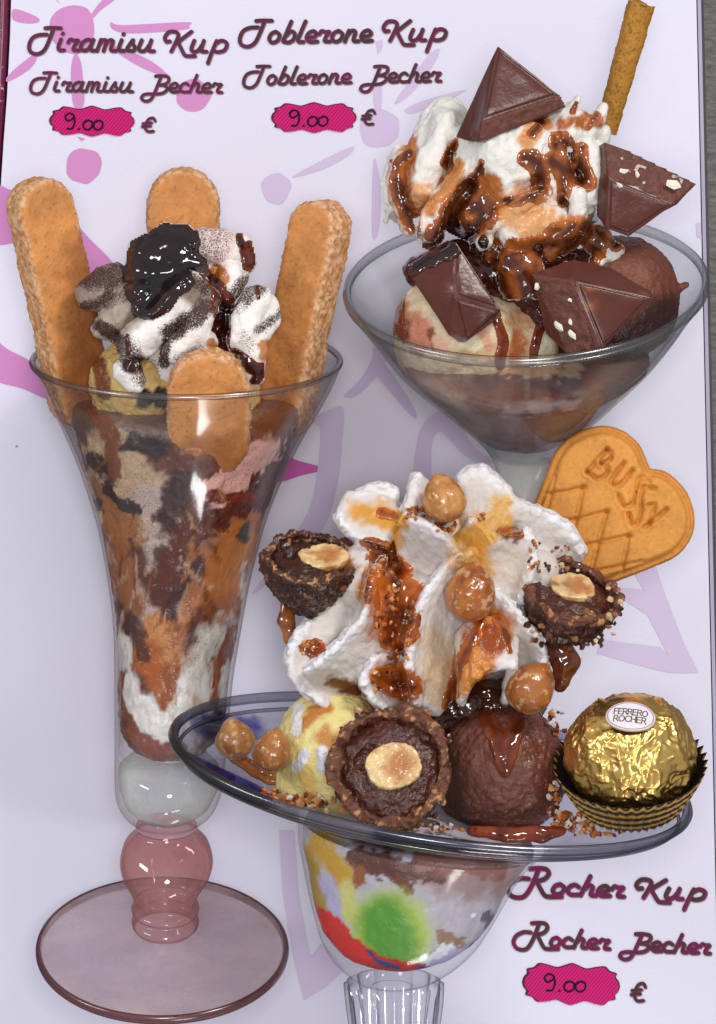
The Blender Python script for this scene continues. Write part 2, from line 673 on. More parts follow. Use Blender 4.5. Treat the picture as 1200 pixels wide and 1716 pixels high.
menu = thing('menu_page', 'white printed menu page with magenta spine lying on the grey table', 'menu', (600, 858, -24))
edge_l = [(20, -40), (17, 60), (12, 160), (6, 240), (1, 320), (-6, 420), (-16, 700), (-22, 1100), (-26, 1760)]
page_poly = edge_l + [(1205, 1760), (1166, -40)]
V, F = prism(page_poly, -20, 0)
mk('page', V, F, paper_mat(), menu, smooth=False, k=1.0)
V, F = prism([(1168, -40), (1207, 1760), (1213, 1760), (1174, -40)], -21, -3)
mk('page_edge', V, F, mat('page_edge', .4, color=(150, 145, 170)), menu, smooth=False, k=1.0)
V, F = prism([(1169, -40), (1208, 1760), (1218, 1760), (1179, -40)], -25, -21.5)
mk('edge_shadow_strip', V, F, mat('edge_shadow_strip', .5, color=(48, 30, 36)), menu, smooth=False, k=1.0)  # dark strip standing in for the shadow line beside the page
# magenta spine: a rounded ridge with worn white specks
sp = []
for (x, y) in edge_l:
    for j, a in enumerate(np.linspace(0, math.pi, 7)):
        sp.append((x - 13 - 12 * math.cos(a) * 1.0 - 0, y, -22 + 26 * math.sin(a)))
sp = np.array(sp)
Fs = np.array([[i * 7 + j, i * 7 + j + 1, (i + 1) * 7 + j + 1, (i + 1) * 7 + j] for i in range(len(edge_l) - 1) for j in range(6)])
m = mat('magenta_spine', .3, color=(105, 26, 62))
nt = m.node_tree
tc = nt.nodes.new('ShaderNodeTexCoord')
nn = nt.nodes.new('ShaderNodeTexNoise')
nn.inputs['Scale'].default_value = 1 / (7 * S)
nn.inputs['Detail'].default_value = 4
cr = nt.nodes.new('ShaderNodeValToRGB')
cr.color_ramp.elements[0].position = .66
cr.color_ramp.elements[0].color = (*lin((105, 26, 62)), 1)
cr.color_ramp.elements[1].position = .72
cr.color_ramp.elements[1].color = (*lin((215, 170, 185)), 1)
nt.links.new(tc.outputs['Object'], nn.inputs['Vector'])
nt.links.new(nn.outputs['Fac'], cr.inputs['Fac'])
nt.links.new(cr.outputs['Color'], nt.nodes['Principled BSDF'].inputs['Base Color'])
mk('spine', sp, Fs, m, menu, orient='up', k=1.0)
V, F = prism([(x - 90, y) for x, y in edge_l] + [(x - 24, y) for x, y in edge_l[::-1]], -24, -10)
mk('cover', V, F, mat('cover', .4, color=(110, 30, 66)), menu, smooth=False, k=1.0)

# ---- pale suns, arcs and petals printed on the page: flat ink, flat sheets
inkz = [0.5]
def ink(name, polys, rgb, straight=False):
    mm = mat('ink_' + name, .6, color=rgb, spec=.12)
    for p in polys:
        inkz[0] += .018
        P = smooth_line(p, 5, True) if len(p) > 4 and not straight else np.array(p, float)
        V = np.column_stack([P, np.full(len(P), inkz[0])])
        mk(name, V, [list(range(len(P)))], mm, menu, orient='up', smooth=False, k=1.0)

def blob(cx, cy, r, seed=1, n=14):
    rr = np.random.RandomState(seed)
    return [(cx + r * (1 + .05 * rr.randn()) * math.cos(a), cy + r * (1 + .05 * rr.randn()) * math.sin(a)) for a in np.linspace(0, 2 * math.pi, n, endpoint=False)]

PINK = (203, 138, 190)
ink('sun_disc', [[(88, 26), (105, 13), (128, 9), (148, 16), (157, 38), (157, 62), (148, 82), (128, 91), (104, 84), (86, 64), (83, 44)]], PINK)
ink('sun_ray', [[(22, 16), (38, 18), (64, 30), (63, 38), (40, 39), (21, 32)], [(153, 24), (176, -4), (196, -4), (168, 18), (157, 30)],
                [(186, 37), (206, 42), (312, 37), (317, 43), (308, 50), (222, 56), (190, 50)],
                [(186, 80), (204, 80), (256, 104), (287, 132), (262, 124), (224, 106)],
                [(126, 90), (134, 100), (138, 120), (141, 175), (123, 176), (119, 116)],
                [(52, 94), (62, 96), (50, 116), (14, 137), (15, 125)], [(92, -4), (103, 8), (96, 2)],
                [(130, 229), (143, 232), (137, 237)]], PINK)
ink('pink_dot', [blob(324, 160, 28, 3), blob(140, 278, 30, 4)], PINK)
ink('pink_arc', [[(-4, 318), (14, 317), (40, 330), (110, 360), (150, 400), (192, 446), (170, 470), (120, 450), (60, 400), (8, 410), (-6, 400)],
                 [(-18, 567), (14, 586), (50, 605), (90, 640), (130, 672), (80, 669), (40, 652), (-18, 630)]], (200, 132, 188))
ink('magenta_spike', [[(470, 765), (500, 772), (543, 786), (505, 797), (465, 806)]], (200, 95, 170))
PALE = (203, 186, 216)
ink('pale_disc', [blob(636, 215, 33, 6), blob(463, 315, 25, 8)], PALE)
ink('pale_ray', [[(489, 297), (540, 268), (586, 247), (594, 249), (580, 263), (540, 284)],
                 [(627, 145), (638, 140), (640, 165), (637, 185), (629, 183), (626, 165)],
                 [(662, 170), (690, 130), (720, 90), (737, 82), (728, 105), (700, 145), (672, 170)],
                 [(680, 182), (720, 165), (782, 150), (740, 172), (690, 190)],
                 [(630, 70), (640, 66), (641, 80), (633, 92)],
                 [(626, 270), (634, 290), (638, 330), (634, 390), (624, 390)],
                 [(576, 664), (600, 640), (624, 600), (626, 560), (650, 585), (640, 620), (600, 662)],
                 [(628, 622), (640, 606), (680, 660), (697, 690), (694, 701), (660, 664)]], PALE)
ink('pale_petal', [[(520, 706), (545, 690), (575, 683), (574, 740), (566, 810), (545, 880), (500, 930), (440, 985), (424, 992), (470, 930), (515, 860), (532, 790), (536, 720)],
                   [(693, 800), (700, 735), (716, 702), (742, 690), (770, 712), (800, 755), (830, 772), (805, 776), (775, 760), (752, 735), (736, 723), (724, 745), (722, 800), (712, 812)],
                   ], (206, 190, 219))
ink('pale_petal', [[(1064, 963), (1098, 948), (1118, 1004), (1145, 1075), (1171, 1127), (1150, 1128), (1120, 1098), (1085, 1030), (1044, 1004), (1030, 986), (1060, 986), (1080, 990)],
                   [(1008, 1073), (1060, 1079), (1107, 1085), (1120, 1098), (1150, 1128), (1120, 1127), (1060, 1112), (1000, 1094)],
                   [(468, 1392), (492, 1392), (500, 1500), (521, 1604), (530, 1640), (509, 1677), (490, 1600), (474, 1500)], [(521, 1604), (540, 1580), (578, 1625), (545, 1655), (509, 1677)],
                   [(1166, 375), (1174, 372), (1176, 400), (1168, 396)]], (206, 190, 219), True)

# ---------------------------------------------------------------- lettering
G = {  # glyphs of the script face: strokes in x-height units, already slanted; then the advance
 'T': ([[(1.5, 2.0), (2.1, 2.03), (2.84, 2.0)], [(2.22, 1.95), (1.9, 1.1), (1.42, .05), (.8, -.33), (.2, -.1), (.12, .5), (.4, 1.1), (.95, 1.38), (1.65, 1.42)]], 2.5),
 'K': ([[(.5, .92), (.18, .9), (.08, 1.3), (.45, 1.76), (1.05, 1.74), (1.22, 1.4), (.95, .7), (.62, .02)], [(2.35, 1.8), (1.8, 1.35), (1.2, .85)], [(1.2, .85), (1.5, .2), (1.75, -.27), (2.0, -.38), (2.65, -.38)]], 2.25),
 'B': ([[(2.1, 1.6), (1.75, .7), (1.35, -.3), (1.0, -.85), (.5, -1.02), (.08, -.75), (.25, -.35), (.8, -.2), (1.5, -.22), (2.3, -.1), (2.8, .35), (2.5, .72), (1.85, .78)], [(1.55, 1.75), (2.2, 1.8), (2.9, 1.65), (2.85, 1.1), (2.4, .85), (1.85, .78)]], 2.92),
 'R': ([[(1.75, 1.42), (1.1, 1.42), (.4, 1.0), (.12, .3), (.4, -.32), (1.0, -.48), (1.5, -.2), (2.0, .8), (2.5, 2.3)], [(1.85, 2.42), (2.6, 2.5), (3.15, 2.4), (3.3, 1.95), (2.95, 1.45), (2.35, 1.2)], [(2.35, 1.2), (2.65, .5), (2.95, -.1), (3.3, -.27), (4.3, -.22)]], 3.5),
 'i': ([[(.35, 1), (.12, .3), (.22, .04), (.6, .03)], [(.5, 1.5), (.52, 1.54)]], .87),
 'r': ([[(.1, .72), (.3, 1.0), (.6, .9), (.98, .9), (.68, .5), (.55, .12), (.7, .03), (1.02, .03)]], 1.07),
 'a': ([[(1.1, .85), (.75, 1.0), (.3, .75), (.12, .3), (.35, .02), (.75, .15), (1.08, .7)], [(1.2, 1), (.95, .25), (1.05, .03), (1.4, .03)]], 1.45),
 'm': ([[(.4, 1), (.05, 0)], [(.25, .55), (.6, .97), (.86, .85), (.62, 0)], [(.8, .55), (1.15, .97), (1.42, .85), (1.24, .2), (1.35, .03), (1.7, .03)]], 1.82),
 's': ([[(-.05, .25), (.45, 1.02), (.42, .7), (.62, .35), (.5, .04), (.05, .05)]], .86),
 'u': ([[(.35, 1), (.1, .3), (.25, .02), (.65, .1), (1.02, .6)], [(1.17, 1), (.95, .22), (1.05, .03), (1.4, .03)]], 1.42),
 'p': ([[(.85, 1.0), (.45, .0), (.1, -1.0)], [(.72, .7), (1.25, 1.02), (1.72, .78), (1.55, .2), (1.0, .0), (.55, .12)]], 1.8),
 'e': ([[(.2, .42), (.72, .45), (.98, .72), (.72, 1.0), (.3, .8), (.12, .35), (.42, .02), (1.05, .05)]], 1.12),
 'c': ([[(.98, .8), (.65, 1.0), (.25, .75), (.12, .3), (.42, .02), (1.0, .05)]], 1.02),
 'h': ([[(.85, 1.9), (.1, 0)], [(.38, .6), (.8, 1.0), (1.04, .8), (.88, .18), (.98, .03), (1.3, .03)]], 1.32),
 'o': ([[(.68, 1.0), (.3, .8), (.12, .32), (.4, .0), (.85, .2), (1.0, .7), (.68, 1.0)]], 1.16),
 'b': ([[(.85, 1.9), (.45, .9), (.15, .12)], [(.35, .55), (.8, 1.0), (1.15, .78), (1.02, .25), (.6, .0), (.18, .08)]], 1.27),
 'l': ([[(.8, 1.9), (.4, .9), (.15, .2), (.28, .03), (.62, .03)]], .76),
 'n': ([[(.4, 1), (.05, 0)], [(.25, .55), (.68, 1.0), (.95, .82), (.78, .2), (.88, .03), (1.22, .03)]], 1.32),
 ' ': ([], .85),
 '9': ([[(1.0, 1.75), (.55, 1.95), (.15, 1.55), (.4, 1.05), (.95, 1.35), (1.0, 1.75), (1.1, .9), (.85, .15), (.35, .1)]], 1.35),
 '.': ([[(.15, .05), (.22, .1)]], .5),
 '0': ([[(.6, 1.15), (.2, .9), (.15, .3), (.55, .0), (1.0, .35), (1.0, .95), (.6, 1.15), (.4, 1.0)]], 1.05),
 '€': ([[(1.75, 1.55), (1.5, 1.95), (.9, 1.8), (.5, 1.1), (.45, .35), (.85, .0), (1.5, .05)], [(.1, 1.15), (1.25, 1.25)], [(.0, .7), (1.1, .8)]], 1.8),
}

def ribbon(P, wd, z0, h):
    """a stroke of ink: a low rounded bead with round ends"""
    P = np.asarray(P, float)
    T = np.gradient(P, axis=0)
    T /= np.linalg.norm(T, axis=1, keepdims=True) + 1e-9
    N = np.stack([-T[:, 1], T[:, 0]], 1)
    r = wd / 2
    rows = []
    for a in (80, 50, 25):
        rows.append((P[0] - T[0] * r * math.sin(math.radians(a)), N[0], r * math.cos(math.radians(a))))
    for p, n in zip(P, N):
        rows.append((p, n, r))
    for a in (25, 50, 80):
        rows.append((P[-1] + T[-1] * r * math.sin(math.radians(a)), N[-1], r * math.cos(math.radians(a))))
    V = []
    for p, n, q in rows:
        for t, zz in ((-1, 0), (-.7, .75), (0, 1), (.7, .75), (1, 0)):
            V.append((*(p + n * q * t), z0 + h * zz * (q / r) ** .5))
    m = len(rows)
    F = [[i * 5 + j, i * 5 + j + 1, (i + 1) * 5 + j + 1, (i + 1) * 5 + j] for i in range(m - 1) for j in range(4)]
    return np.array(V), np.array(F)

def joinm(parts):
    Vs, Fs, n = [], [], 0
    for V, F in parts:
        Vs.append(V)
        Fs.append(F + n)
        n += len(V)
    return np.vstack(Vs), np.vstack(Fs)

def layout(text):
    x = 0
    st = []
    for ch in text:
        g, adv = G[ch]
        for s in g:
            st.append([(x + a, b) for a, b in s])
        x += adv
    return st

def text(name, txt, x0, x1, y0, y1, xh, pen, parent, rgb, rgb2, z=2.2, shadow=True, k=1.0, h=.3):
    """x0..x1: the ink's extent; y0, y1: baseline at both ends"""
    pen = pen * .9
    st = layout(txt)
    xs = [p[0] for s in st for p in s]
    a, b = min(xs), max(xs)
    def mp(p):
        t = (p[0] - a) / (b - a)
        return (x0 + pen / 2 + t * (x1 - x0 - pen), y0 + (y1 - y0) * t - p[1] * xh)
    top, low = [], []
    for i, s in enumerate(st):
        P = smooth_line([mp(p) for p in s], 6)
        top.append(ribbon(P, pen, z + .03 * (i % 7), h))
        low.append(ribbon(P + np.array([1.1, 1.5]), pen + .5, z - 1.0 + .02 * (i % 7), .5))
    V, F = joinm(top)
    C, g = paint(V, rgb, seed=len(txt) + int(x0), var=.0)
    n = np.clip(.5 + .9 * fbm(V, 26, 2, int(x0)), 0, 1)[:, None]
    C = C * n + lin(rgb2) * (1 - n)
    mk(name, V, F, M['print'], parent, col=C, orient='up', k=k)
    if shadow:
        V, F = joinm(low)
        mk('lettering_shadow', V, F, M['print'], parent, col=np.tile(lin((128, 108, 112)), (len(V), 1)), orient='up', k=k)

TC, TC2 = (104, 34, 74), (74, 46, 54)
text('dish_name', 'Tiramisu Kup', 46, 383, 84, 87, 18.7, 6.8, menu, TC, TC2)
text('dish_name', 'Tiramisu Becher', 49, 374, 152, 155, 15.2, 5.4, menu, TC, TC2)
text('dish_name', 'Toblerone Kup', 399, 750, 72, 67, 18.4, 7.0, menu, TC, TC2)
text('dish_name', 'Toblerone Becher', 406, 741, 142, 136, 15.2, 5.6, menu, TC, TC2)
text('dish_name', 'Rocher Kup', 847, 1185, 1495, 1508, 17.0, 8.2, menu, (124, 22, 84), TC2)
text('dish_name', 'Rocher Becher', 857, 1193, 1583, 1598, 15.6, 7.2, menu, (116, 24, 80), TC2)
text('euro_sign', '€', 236, 262, 220, 220, 11.5, 5, menu, TC, TC2)
text('euro_sign', '€', 604, 630, 208, 208, 12, 5, menu, TC, TC2)
text('euro_sign', '€', 1055, 1084, 1677, 1677, 15, 6, menu, (116, 24, 80), TC2)

# price plaques: a scalloped magenta label with fine printed hatching
def plaque_mat(ang):
    m = bpy.data.materials.new('magenta_hatched_label')
    m.use_nodes = True
    nt = m.node_tree
    b = nt.nodes['Principled BSDF']
    tc = nt.nodes.new('ShaderNodeTexCoord')
    mp = nt.nodes.new('ShaderNodeMapping')
    mp.inputs['Rotation'].default_value = (0, 0, ang)
    wv = nt.nodes.new('ShaderNodeTexWave')
    wv.inputs['Scale'].default_value = 1 / (4.6 * S) * .314
    cr = nt.nodes.new('ShaderNodeValToRGB')
    cr.color_ramp.elements[0].position = .3
    cr.color_ramp.elements[0].color = (*lin((160, 22, 88)), 1)
    cr.color_ramp.elements[1].position = .6
    cr.color_ramp.elements[1].color = (*lin((208, 28, 118)), 1)
    L = nt.links
    L.new(tc.outputs['Object'], mp.inputs['Vector'])
    L.new(mp.outputs['Vector'], wv.inputs['Vector'])
    L.new(wv.outputs['Fac'], cr.inputs['Fac'])
    L.new(cr.outputs['Color'], b.inputs['Base Color'])
    b.inputs['Roughness'].default_value = .6
    b.inputs['Specular IOR Level'].default_value = .12
    return m
PQ = plaque_mat(.7)
half = [(-1, 0), (-.97, -.25), (-.91, -.42), (-.92, -.62), (-.78, -.72), (-.68, -.92), (-.5, -.88), (-.3, -.78), (-.12, -.92), (0, -1.0)]
pl = half + [(-x, y) for x, y in half[-2::-1]] + [(-x, -y) for x, y in half[1:]] + [(x, -y) for x, y in half[-2:0:-1]]
for (cx, cy, a, b, rot, gx0, gx1, gy, gh) in ((154, 203, 69, 25, 1, 108, 173, 217, 14), (526, 197, 69, 25, 0, 484, 550, 212, 14), (957, 1649, 79, 34, 3, 911, 982, 1661, 15)):
    cs, sn = math.cos(math.radians(rot)), math.sin(math.radians(rot))
    for nm, gro, zz, mm, dx in (('label_outline', 1.04, 1.6, mat('label_outline', .5, color=(86, 28, 50), spec=.1), 0), ('price_label', 1.0, 2.2, PQ, 1.0)):
        P = np.array([(cx + dx + x * a * gro * cs - y * b * gro * sn, cy + dx + x * a * gro * sn + y * b * gro * cs) for x, y in pl])
        P = smooth_line(P, 4, True)
        V = np.column_stack([P, np.full(len(P), zz)])
        o = mk(nm, V, [list(range(len(P)))], mm, menu, orient='up', smooth=False, k=1.0)
    text('handwritten_price', '9.00', gx0, gx1, gy, gy + (1 if rot else -1), gh, 3.6, o, (38, 10, 40), (24, 8, 30), z=3.2, shadow=False)

# ---------------------------------------------------------------- glassware
def lathe(rings, seg=160, flute=None, zs=1.0):
    """rings of (cx, cy, cz, r, tilt in degrees[, in-plane lean in degrees]) joined to a skin"""
    V = []
    ph = np.linspace(0, 2 * math.pi, seg, endpoint=False)
    for q in rings:
        cx, cy, cz, r, t = q[:5]
        le = math.radians(q[5] if len(q) > 5 else 0)
        t = math.radians(t)
        U = np.array([math.cos(le), math.sin(le), 0])
        Dn = np.array([-math.sin(le), math.cos(le), 0])
        rr = r * (1 + flute(ph) * (q[6] if len(q) > 6 else 0)) if flute is not None else np.full(seg, r)
        V.append(np.array([cx, cy, cz]) + (rr * np.cos(ph))[:, None] * U + (rr * np.sin(ph))[:, None] * (zs * math.cos(t) * np.array([0, 0, 1]) + math.sin(t) * Dn))
    V = np.vstack(V)
    n = len(rings)
    i, j = np.meshgrid(np.arange(n - 1), np.arange(seg), indexing='ij')
    a = i * seg + j
    b = i * seg + (j + 1) % seg
    F = np.stack([a, b, b + seg, a + seg], -1).reshape(-1, 4)
    return V, F

def interp_rings(key, step=4):
    """key rows: (y, cx, r, tilt[, lean]) -> dense list, smooth"""
    K = np.array(key, float)
    t = np.arange(len(K))
    P = smooth_line(K, 12)
    out = [P[0]]
    for p in P[1:]:
        if abs(p[0] - out[-1][0]) + abs(p[2] - out[-1][2]) >= step:
            out.append(p)
    out.append(P[-1])
    return np.array(out)

def cap_rings(V, F, seg, last=True):
    n = len(V)
    ring = np.arange(n - seg, n) if last else np.arange(seg)
    c = V[ring].mean(0)
    V2 = np.vstack([V, c])
    T = np.array([[ring[i], ring[(i + 1) % seg], n, n] for i in range(seg)])
    return V2, np.vstack([F, T])

def tube_ring(ring, rad, seg=200, m=10, squash=1.0, zs=1.0):
    """a torus along a tilted ring: the rounded lip of a glass"""
    V0, _ = lathe([ring, ring], seg, None, zs)
    C = V0[:seg]
    ctr = C.mean(0)
    out = C - ctr
    out /= np.linalg.norm(out, axis=1, keepdims=True)
    nrm = np.cross(C[10] - ctr, C[60] - ctr)
    nrm /= np.linalg.norm(nrm)
    V = []
    for a in np.linspace(0, 2 * math.pi, m, endpoint=False):
        V.append(C + out * rad * math.cos(a) + nrm * rad * squash * math.sin(a))
    V = np.stack(V, 1).reshape(-1, 3)
    i, j = np.meshgrid(np.arange(seg), np.arange(m), indexing='ij')
    F = np.stack([i * m + j, i * m + (j + 1) % m, ((i + 1) % seg) * m + (j + 1) % m, ((i + 1) % seg) * m + j], -1).reshape(-1, 4)
    return V, F

# the tall glass
ZT = 270.0
TK = [(608, 312, 261, 14), (640, 315, 245, 14), (680, 313, 226, 14), (723, 310, 203, 15), (765, 308, 183, 15), (807, 306, 165.5, 16), (850, 304, 150, 16), (890, 303, 138, 17),
      (973, 300, 119.5, 18), (1057, 297, 107, 19), (1140, 291, 99.5, 20), (1230, 287, 95, 21), (1310, 283, 91, 22), (1340, 281, 86, 23), (1362, 280, 74, 23), (1376, 279, 56, 24), (1386, 279, 52, 24)]
tall = thing('sundae_glass', 'tall flared glass with a rose ball stem and round foot, at left', 'glass', (285, 1600, ZT))
R1 = interp_rings(TK)
seg = 160
V, F = lathe([(q[1], q[0], ZT, q[2], q[3]) for q in R1], seg)
mk('bowl', V, F, M['glass_brown'], tall, orient='vol')
inner = [q for q in R1 if q[0] < 1262] 
ri = [(q[1], q[0], ZT, q[2] - 7, q[3]) for q in inner]
V, F = lathe(ri, seg)
mk('bowl_lining', V, F, M['glass'], tall, orient=None)
V, F = tube_ring((312, 606, ZT, 258, 14), 5.5)
mk('rim', V, F, glass('rim_glass_rose', (.90, .85, .82), (.16, .10, .08), 1.6, 1.8, rough=.22, base=.13), tall)
BK = [(1384, 279, 52, 25), (1392, 279, 52, 25), (1400, 279, 58, 26), (1415, 279, 71, 26), (1443, 279, 78, 27), (1468, 278, 73, 28), (1490, 277, 60, 28), (1506, 277, 52, 29), (1512, 277, 50, 29)]
V, F = lathe([(q[1], q[0], ZT, q[2], q[3]) for q in interp_rings(BK, 3)], 96)
mk('ball_stem', V, F, M['glass_pink'], tall)
CK = [(1512, 277, 50, 29), (1517, 277, 56, 29), (1524, 277, 57, 29), (1530, 277, 52, 29), (1534, 277, 51, 29), (1540, 277, 56, 30), (1548, 277, 56, 30), (1553, 276, 52, 30), (1556, 276, 50, 30)]
V, F = lathe([(q[1], q[0], ZT, q[2], q[3]) for q in interp_rings(CK, 2)], 96)
mk('stem_collar', V, F, M['glass_pink'], tall)
foot = [(276, 1552, ZT, 50, 31), (275, 1564, ZT, 62, 31), (274, 1573, ZT, 95, 32), (273, 1578, ZT, 150, 32), (272, 1582, ZT, 195, 32), (272, 1584, ZT, 207, 32), (272, 1587, ZT, 210, 32), (272, 1592, ZT, 210, 32), (272, 1596, ZT, 206, 32), (272, 1597, ZT, 150, 32), (272, 1597, ZT, 5, 32)]
V, F = lathe(foot, 160)
Ve, Fe = tube_ring((272, 1592, ZT, 207, 32), 5.5, squash=1.6)
mk('foot_edge', Ve, Fe, glass('foot_edge_glass', (.62, .40, .40), (.20, .08, .08), 1.2, 1.5, rough=.2, base=.1), tall)
mk('foot', V, F, glass('foot_glass_rose', (.93, .875, .885), (.30, .14, .14), 6, 1.5, rough=.3, base=.10, body=.24, bodyc=(216, 192, 196)), tall)

# thick clear base under the filling
V, F = lathe([(284, 1268, ZT, 30, 21), (284, 1272, ZT, 70, 21), (283, 1285, ZT, 84, 21), (283, 1320, ZT, 83, 22), (281, 1350, ZT, 70, 23), (280, 1366, ZT, 50, 23), (280, 1372, ZT, 20, 24)], 96)
mk('glass_base', V, F, glass('thick_base_glass', (.97, .98, .97), (.34, .30, .27), 3.0, body=.30, bodyc=(226, 230, 226)), tall)

# the cone glass at top right
ZB = 310.0
BKEY = [(482, 882, 305, 25, -2.5), (494, 882, 300, 25, -2.5), (520, 882, 280, 25, -2.5), (556, 882, 254, 25, -2), (600, 881, 220, 25, -2), (647, 880, 172, 25, -1), (690, 880, 126, 25, 0), (721, 880, 92, 25, 0), (750, 880, 66, 25, 0),
        (775, 880, 52, 25, 0), (800, 880, 45, 25, 0), (825, 880, 41, 25, 0), (870, 880, 38, 25, 0), (940, 880, 38, 25, 0)]
cone = thing('sundae_glass', 'wide cone shaped glass on a narrow stem, at top right', 'glass', (882, 930, ZB))
R2 = interp_rings(BKEY)
V, F = lathe([(q[1], q[0], ZB, q[2], q[3], q[4]) for q in R2 if q[0] < 758], 180)
mk('bowl', V, F, M['glass_grey'], cone, orient=None)
V, F = lathe([(q[1], q[0], ZB, q[2], q[3], q[4]) for q in R2 if q[0] > 750], 120)
mk('stem', V, F, M['glass_stem'], cone)
V, F = lathe([(q[1], q[0], ZB, q[2] - 9, q[3], q[4]) for q in R2 if q[0] < 760], 180)
mk('bowl_lining', V, F, M['glass'], cone, orient=None)
V, F = tube_ring((882, 482, ZB, 301, 25, -2.5), 7, squash=1.4)
mk('rim', V, F, glass('rim_glass_grey', (.92, .93, .94), (.16, .18, .20), 1.8, 1.8, rough=.22, base=.13), cone)

# the wide brimmed dish in front
ZR = 520.0
ZSQ = .62           # the dish is oval: shallower front to back than it is wide
LE = 9.0
def rax(s, r, t=14, le=LE, c=(722, 1293)):
    return (c[0] - math.sin(math.radians(LE)) * s, c[1] + math.cos(math.radians(LE)) * s, ZR, r, t, le)
dish = thing('sundae_glass', 'wide brimmed clear dish with coloured spots on a fluted stem, in front', 'glass', (670, 1650, ZR))
brim = [rax(0, 440), rax(10, 438), rax(18, 430), rax(30, 405), rax(44, 360), rax(58, 310), rax(74, 262), rax(90, 228), rax(104, 208)]
bowlk = [(104, 706, 208, 14, 9), (1398, 700, 205, 14, 8)]
BW = [(1396, 706, 208, 14, 9), (1425, 694, 196, 14, 7), (1465, 686, 179, 14, 5), (1508, 680, 163, 14, 4), (1545, 675, 148, 14, 3), (1580, 669, 131, 14, 3), (1610, 664, 108, 14, 2), (1630, 661, 84, 14, 2), (1645, 659, 60, 14, 1), (1652, 658, 30, 14, 1)]
K = np.array(brim)
P = smooth_line(K, 8)
V, F = lathe([tuple(p) for p in P], 240, None, ZSQ)
C, g = paint(V, (255, 255, 255), [
    dict(p=[(292, 1235), (330, 1290), (420, 1335)], r=34, c=(62, 56, 160), soft=.6, amp=.4, z=(520, 1200)), dict(p=[(345, 1215), (420, 1225)], r=20, c=(110, 116, 190), soft=.6, amp=.6, z=(-100, 510)),
    dict(p=[(640, 1398), (760, 1408)], r=14, c=(84, 80, 170), soft=.6, amp=.5, z=(520, 1200)), dict(p=[(650, 1412), (740, 1424)], r=9, c=(120, 160, 90), soft=.6, amp=.5, z=(520, 1200)),
    dict(p=[(430, 1360), (520, 1400), (560, 1420)], r=16, c=(190, 176, 110), soft=.6, amp=.5, z=(520, 1200))], seed=3, var=0)
C[(C > .9).all(1)] = 1.0
mk('brim', V, F, M['glass_brim'], dish, col=C, orient='vol')
V, F = tube_ring(rax(2, 436), 9, seg=260, squash=1.0, zs=ZSQ)
C, g = paint(V, (255, 255, 255), [dict(p=[(288, 1240), (340, 1300), (420, 1345)], r=34, c=(46, 38, 160), soft=.6, amp=.4), dict(p=[(640, 1395), (780, 1410)], r=16, c=(84, 80, 180), soft=.6, amp=.5)], var=0)
mk('rim', V, F, glass('rim_glass_blue', (.84, .85, .90), (.07, .07, .20), 1.3, 1.8, rough=.22, base=.13, vc=True), dish, col=C)
V, F = tube_ring(rax(20, 424), 3.5, seg=260, zs=ZSQ)
mk('rim_bead', V, F, glass('bead_glass', (.86, .86, .9), (.1, .1, .14), 1.0, 1.8, rough=.2, base=.13), dish)
RW = interp_rings(BW)
V, F = lathe([(q[1], q[0], ZR, q[2], q[3], q[4]) for q in RW], 200, None, ZSQ)
mk('bowl', V, F, M['glass'], dish)
fl = lambda ph: np.abs(np.cos(ph * 7)) - .5
V, F = lathe([(660, 1640, ZR, 70, 14, 0, .0), (660, 1648, ZR, 82, 14, 0, .06), (661, 1680, ZR, 76, 14, 0, .17), (661, 1720, ZR, 71, 14, 0, .17), (662, 1800, ZR, 66, 14, 0, .17)], 196, fl, ZSQ)
mk('stem', V, F, glass('fluted_glass', (.95, .95, .97), (.08, .09, .13), 1.5, 2.0, rough=.06, base=.07), dish, orient='vol')
# ---------------------------------------------------------------- helpers for the food
def bvh(V, F):
    return BVHTree.FromPolygons([tuple(v) for v in V], [tuple(int(i) for i in f) for f in F])

def hits(tree, X, Y, z0=3000.0, miss=-1e4):
    """height of the surface under each page point"""
    Z = np.full(X.shape, miss)
    it = np.nditer(X, flags=['multi_index'])
    for x in it:
        i = it.multi_index
        h = tree.ray_cast(Vector((float(x), float(Y[i]), z0)), Vector((0, 0, -1)))
        if h[0] is not None:
            Z[i] = h[0].z
    return Z

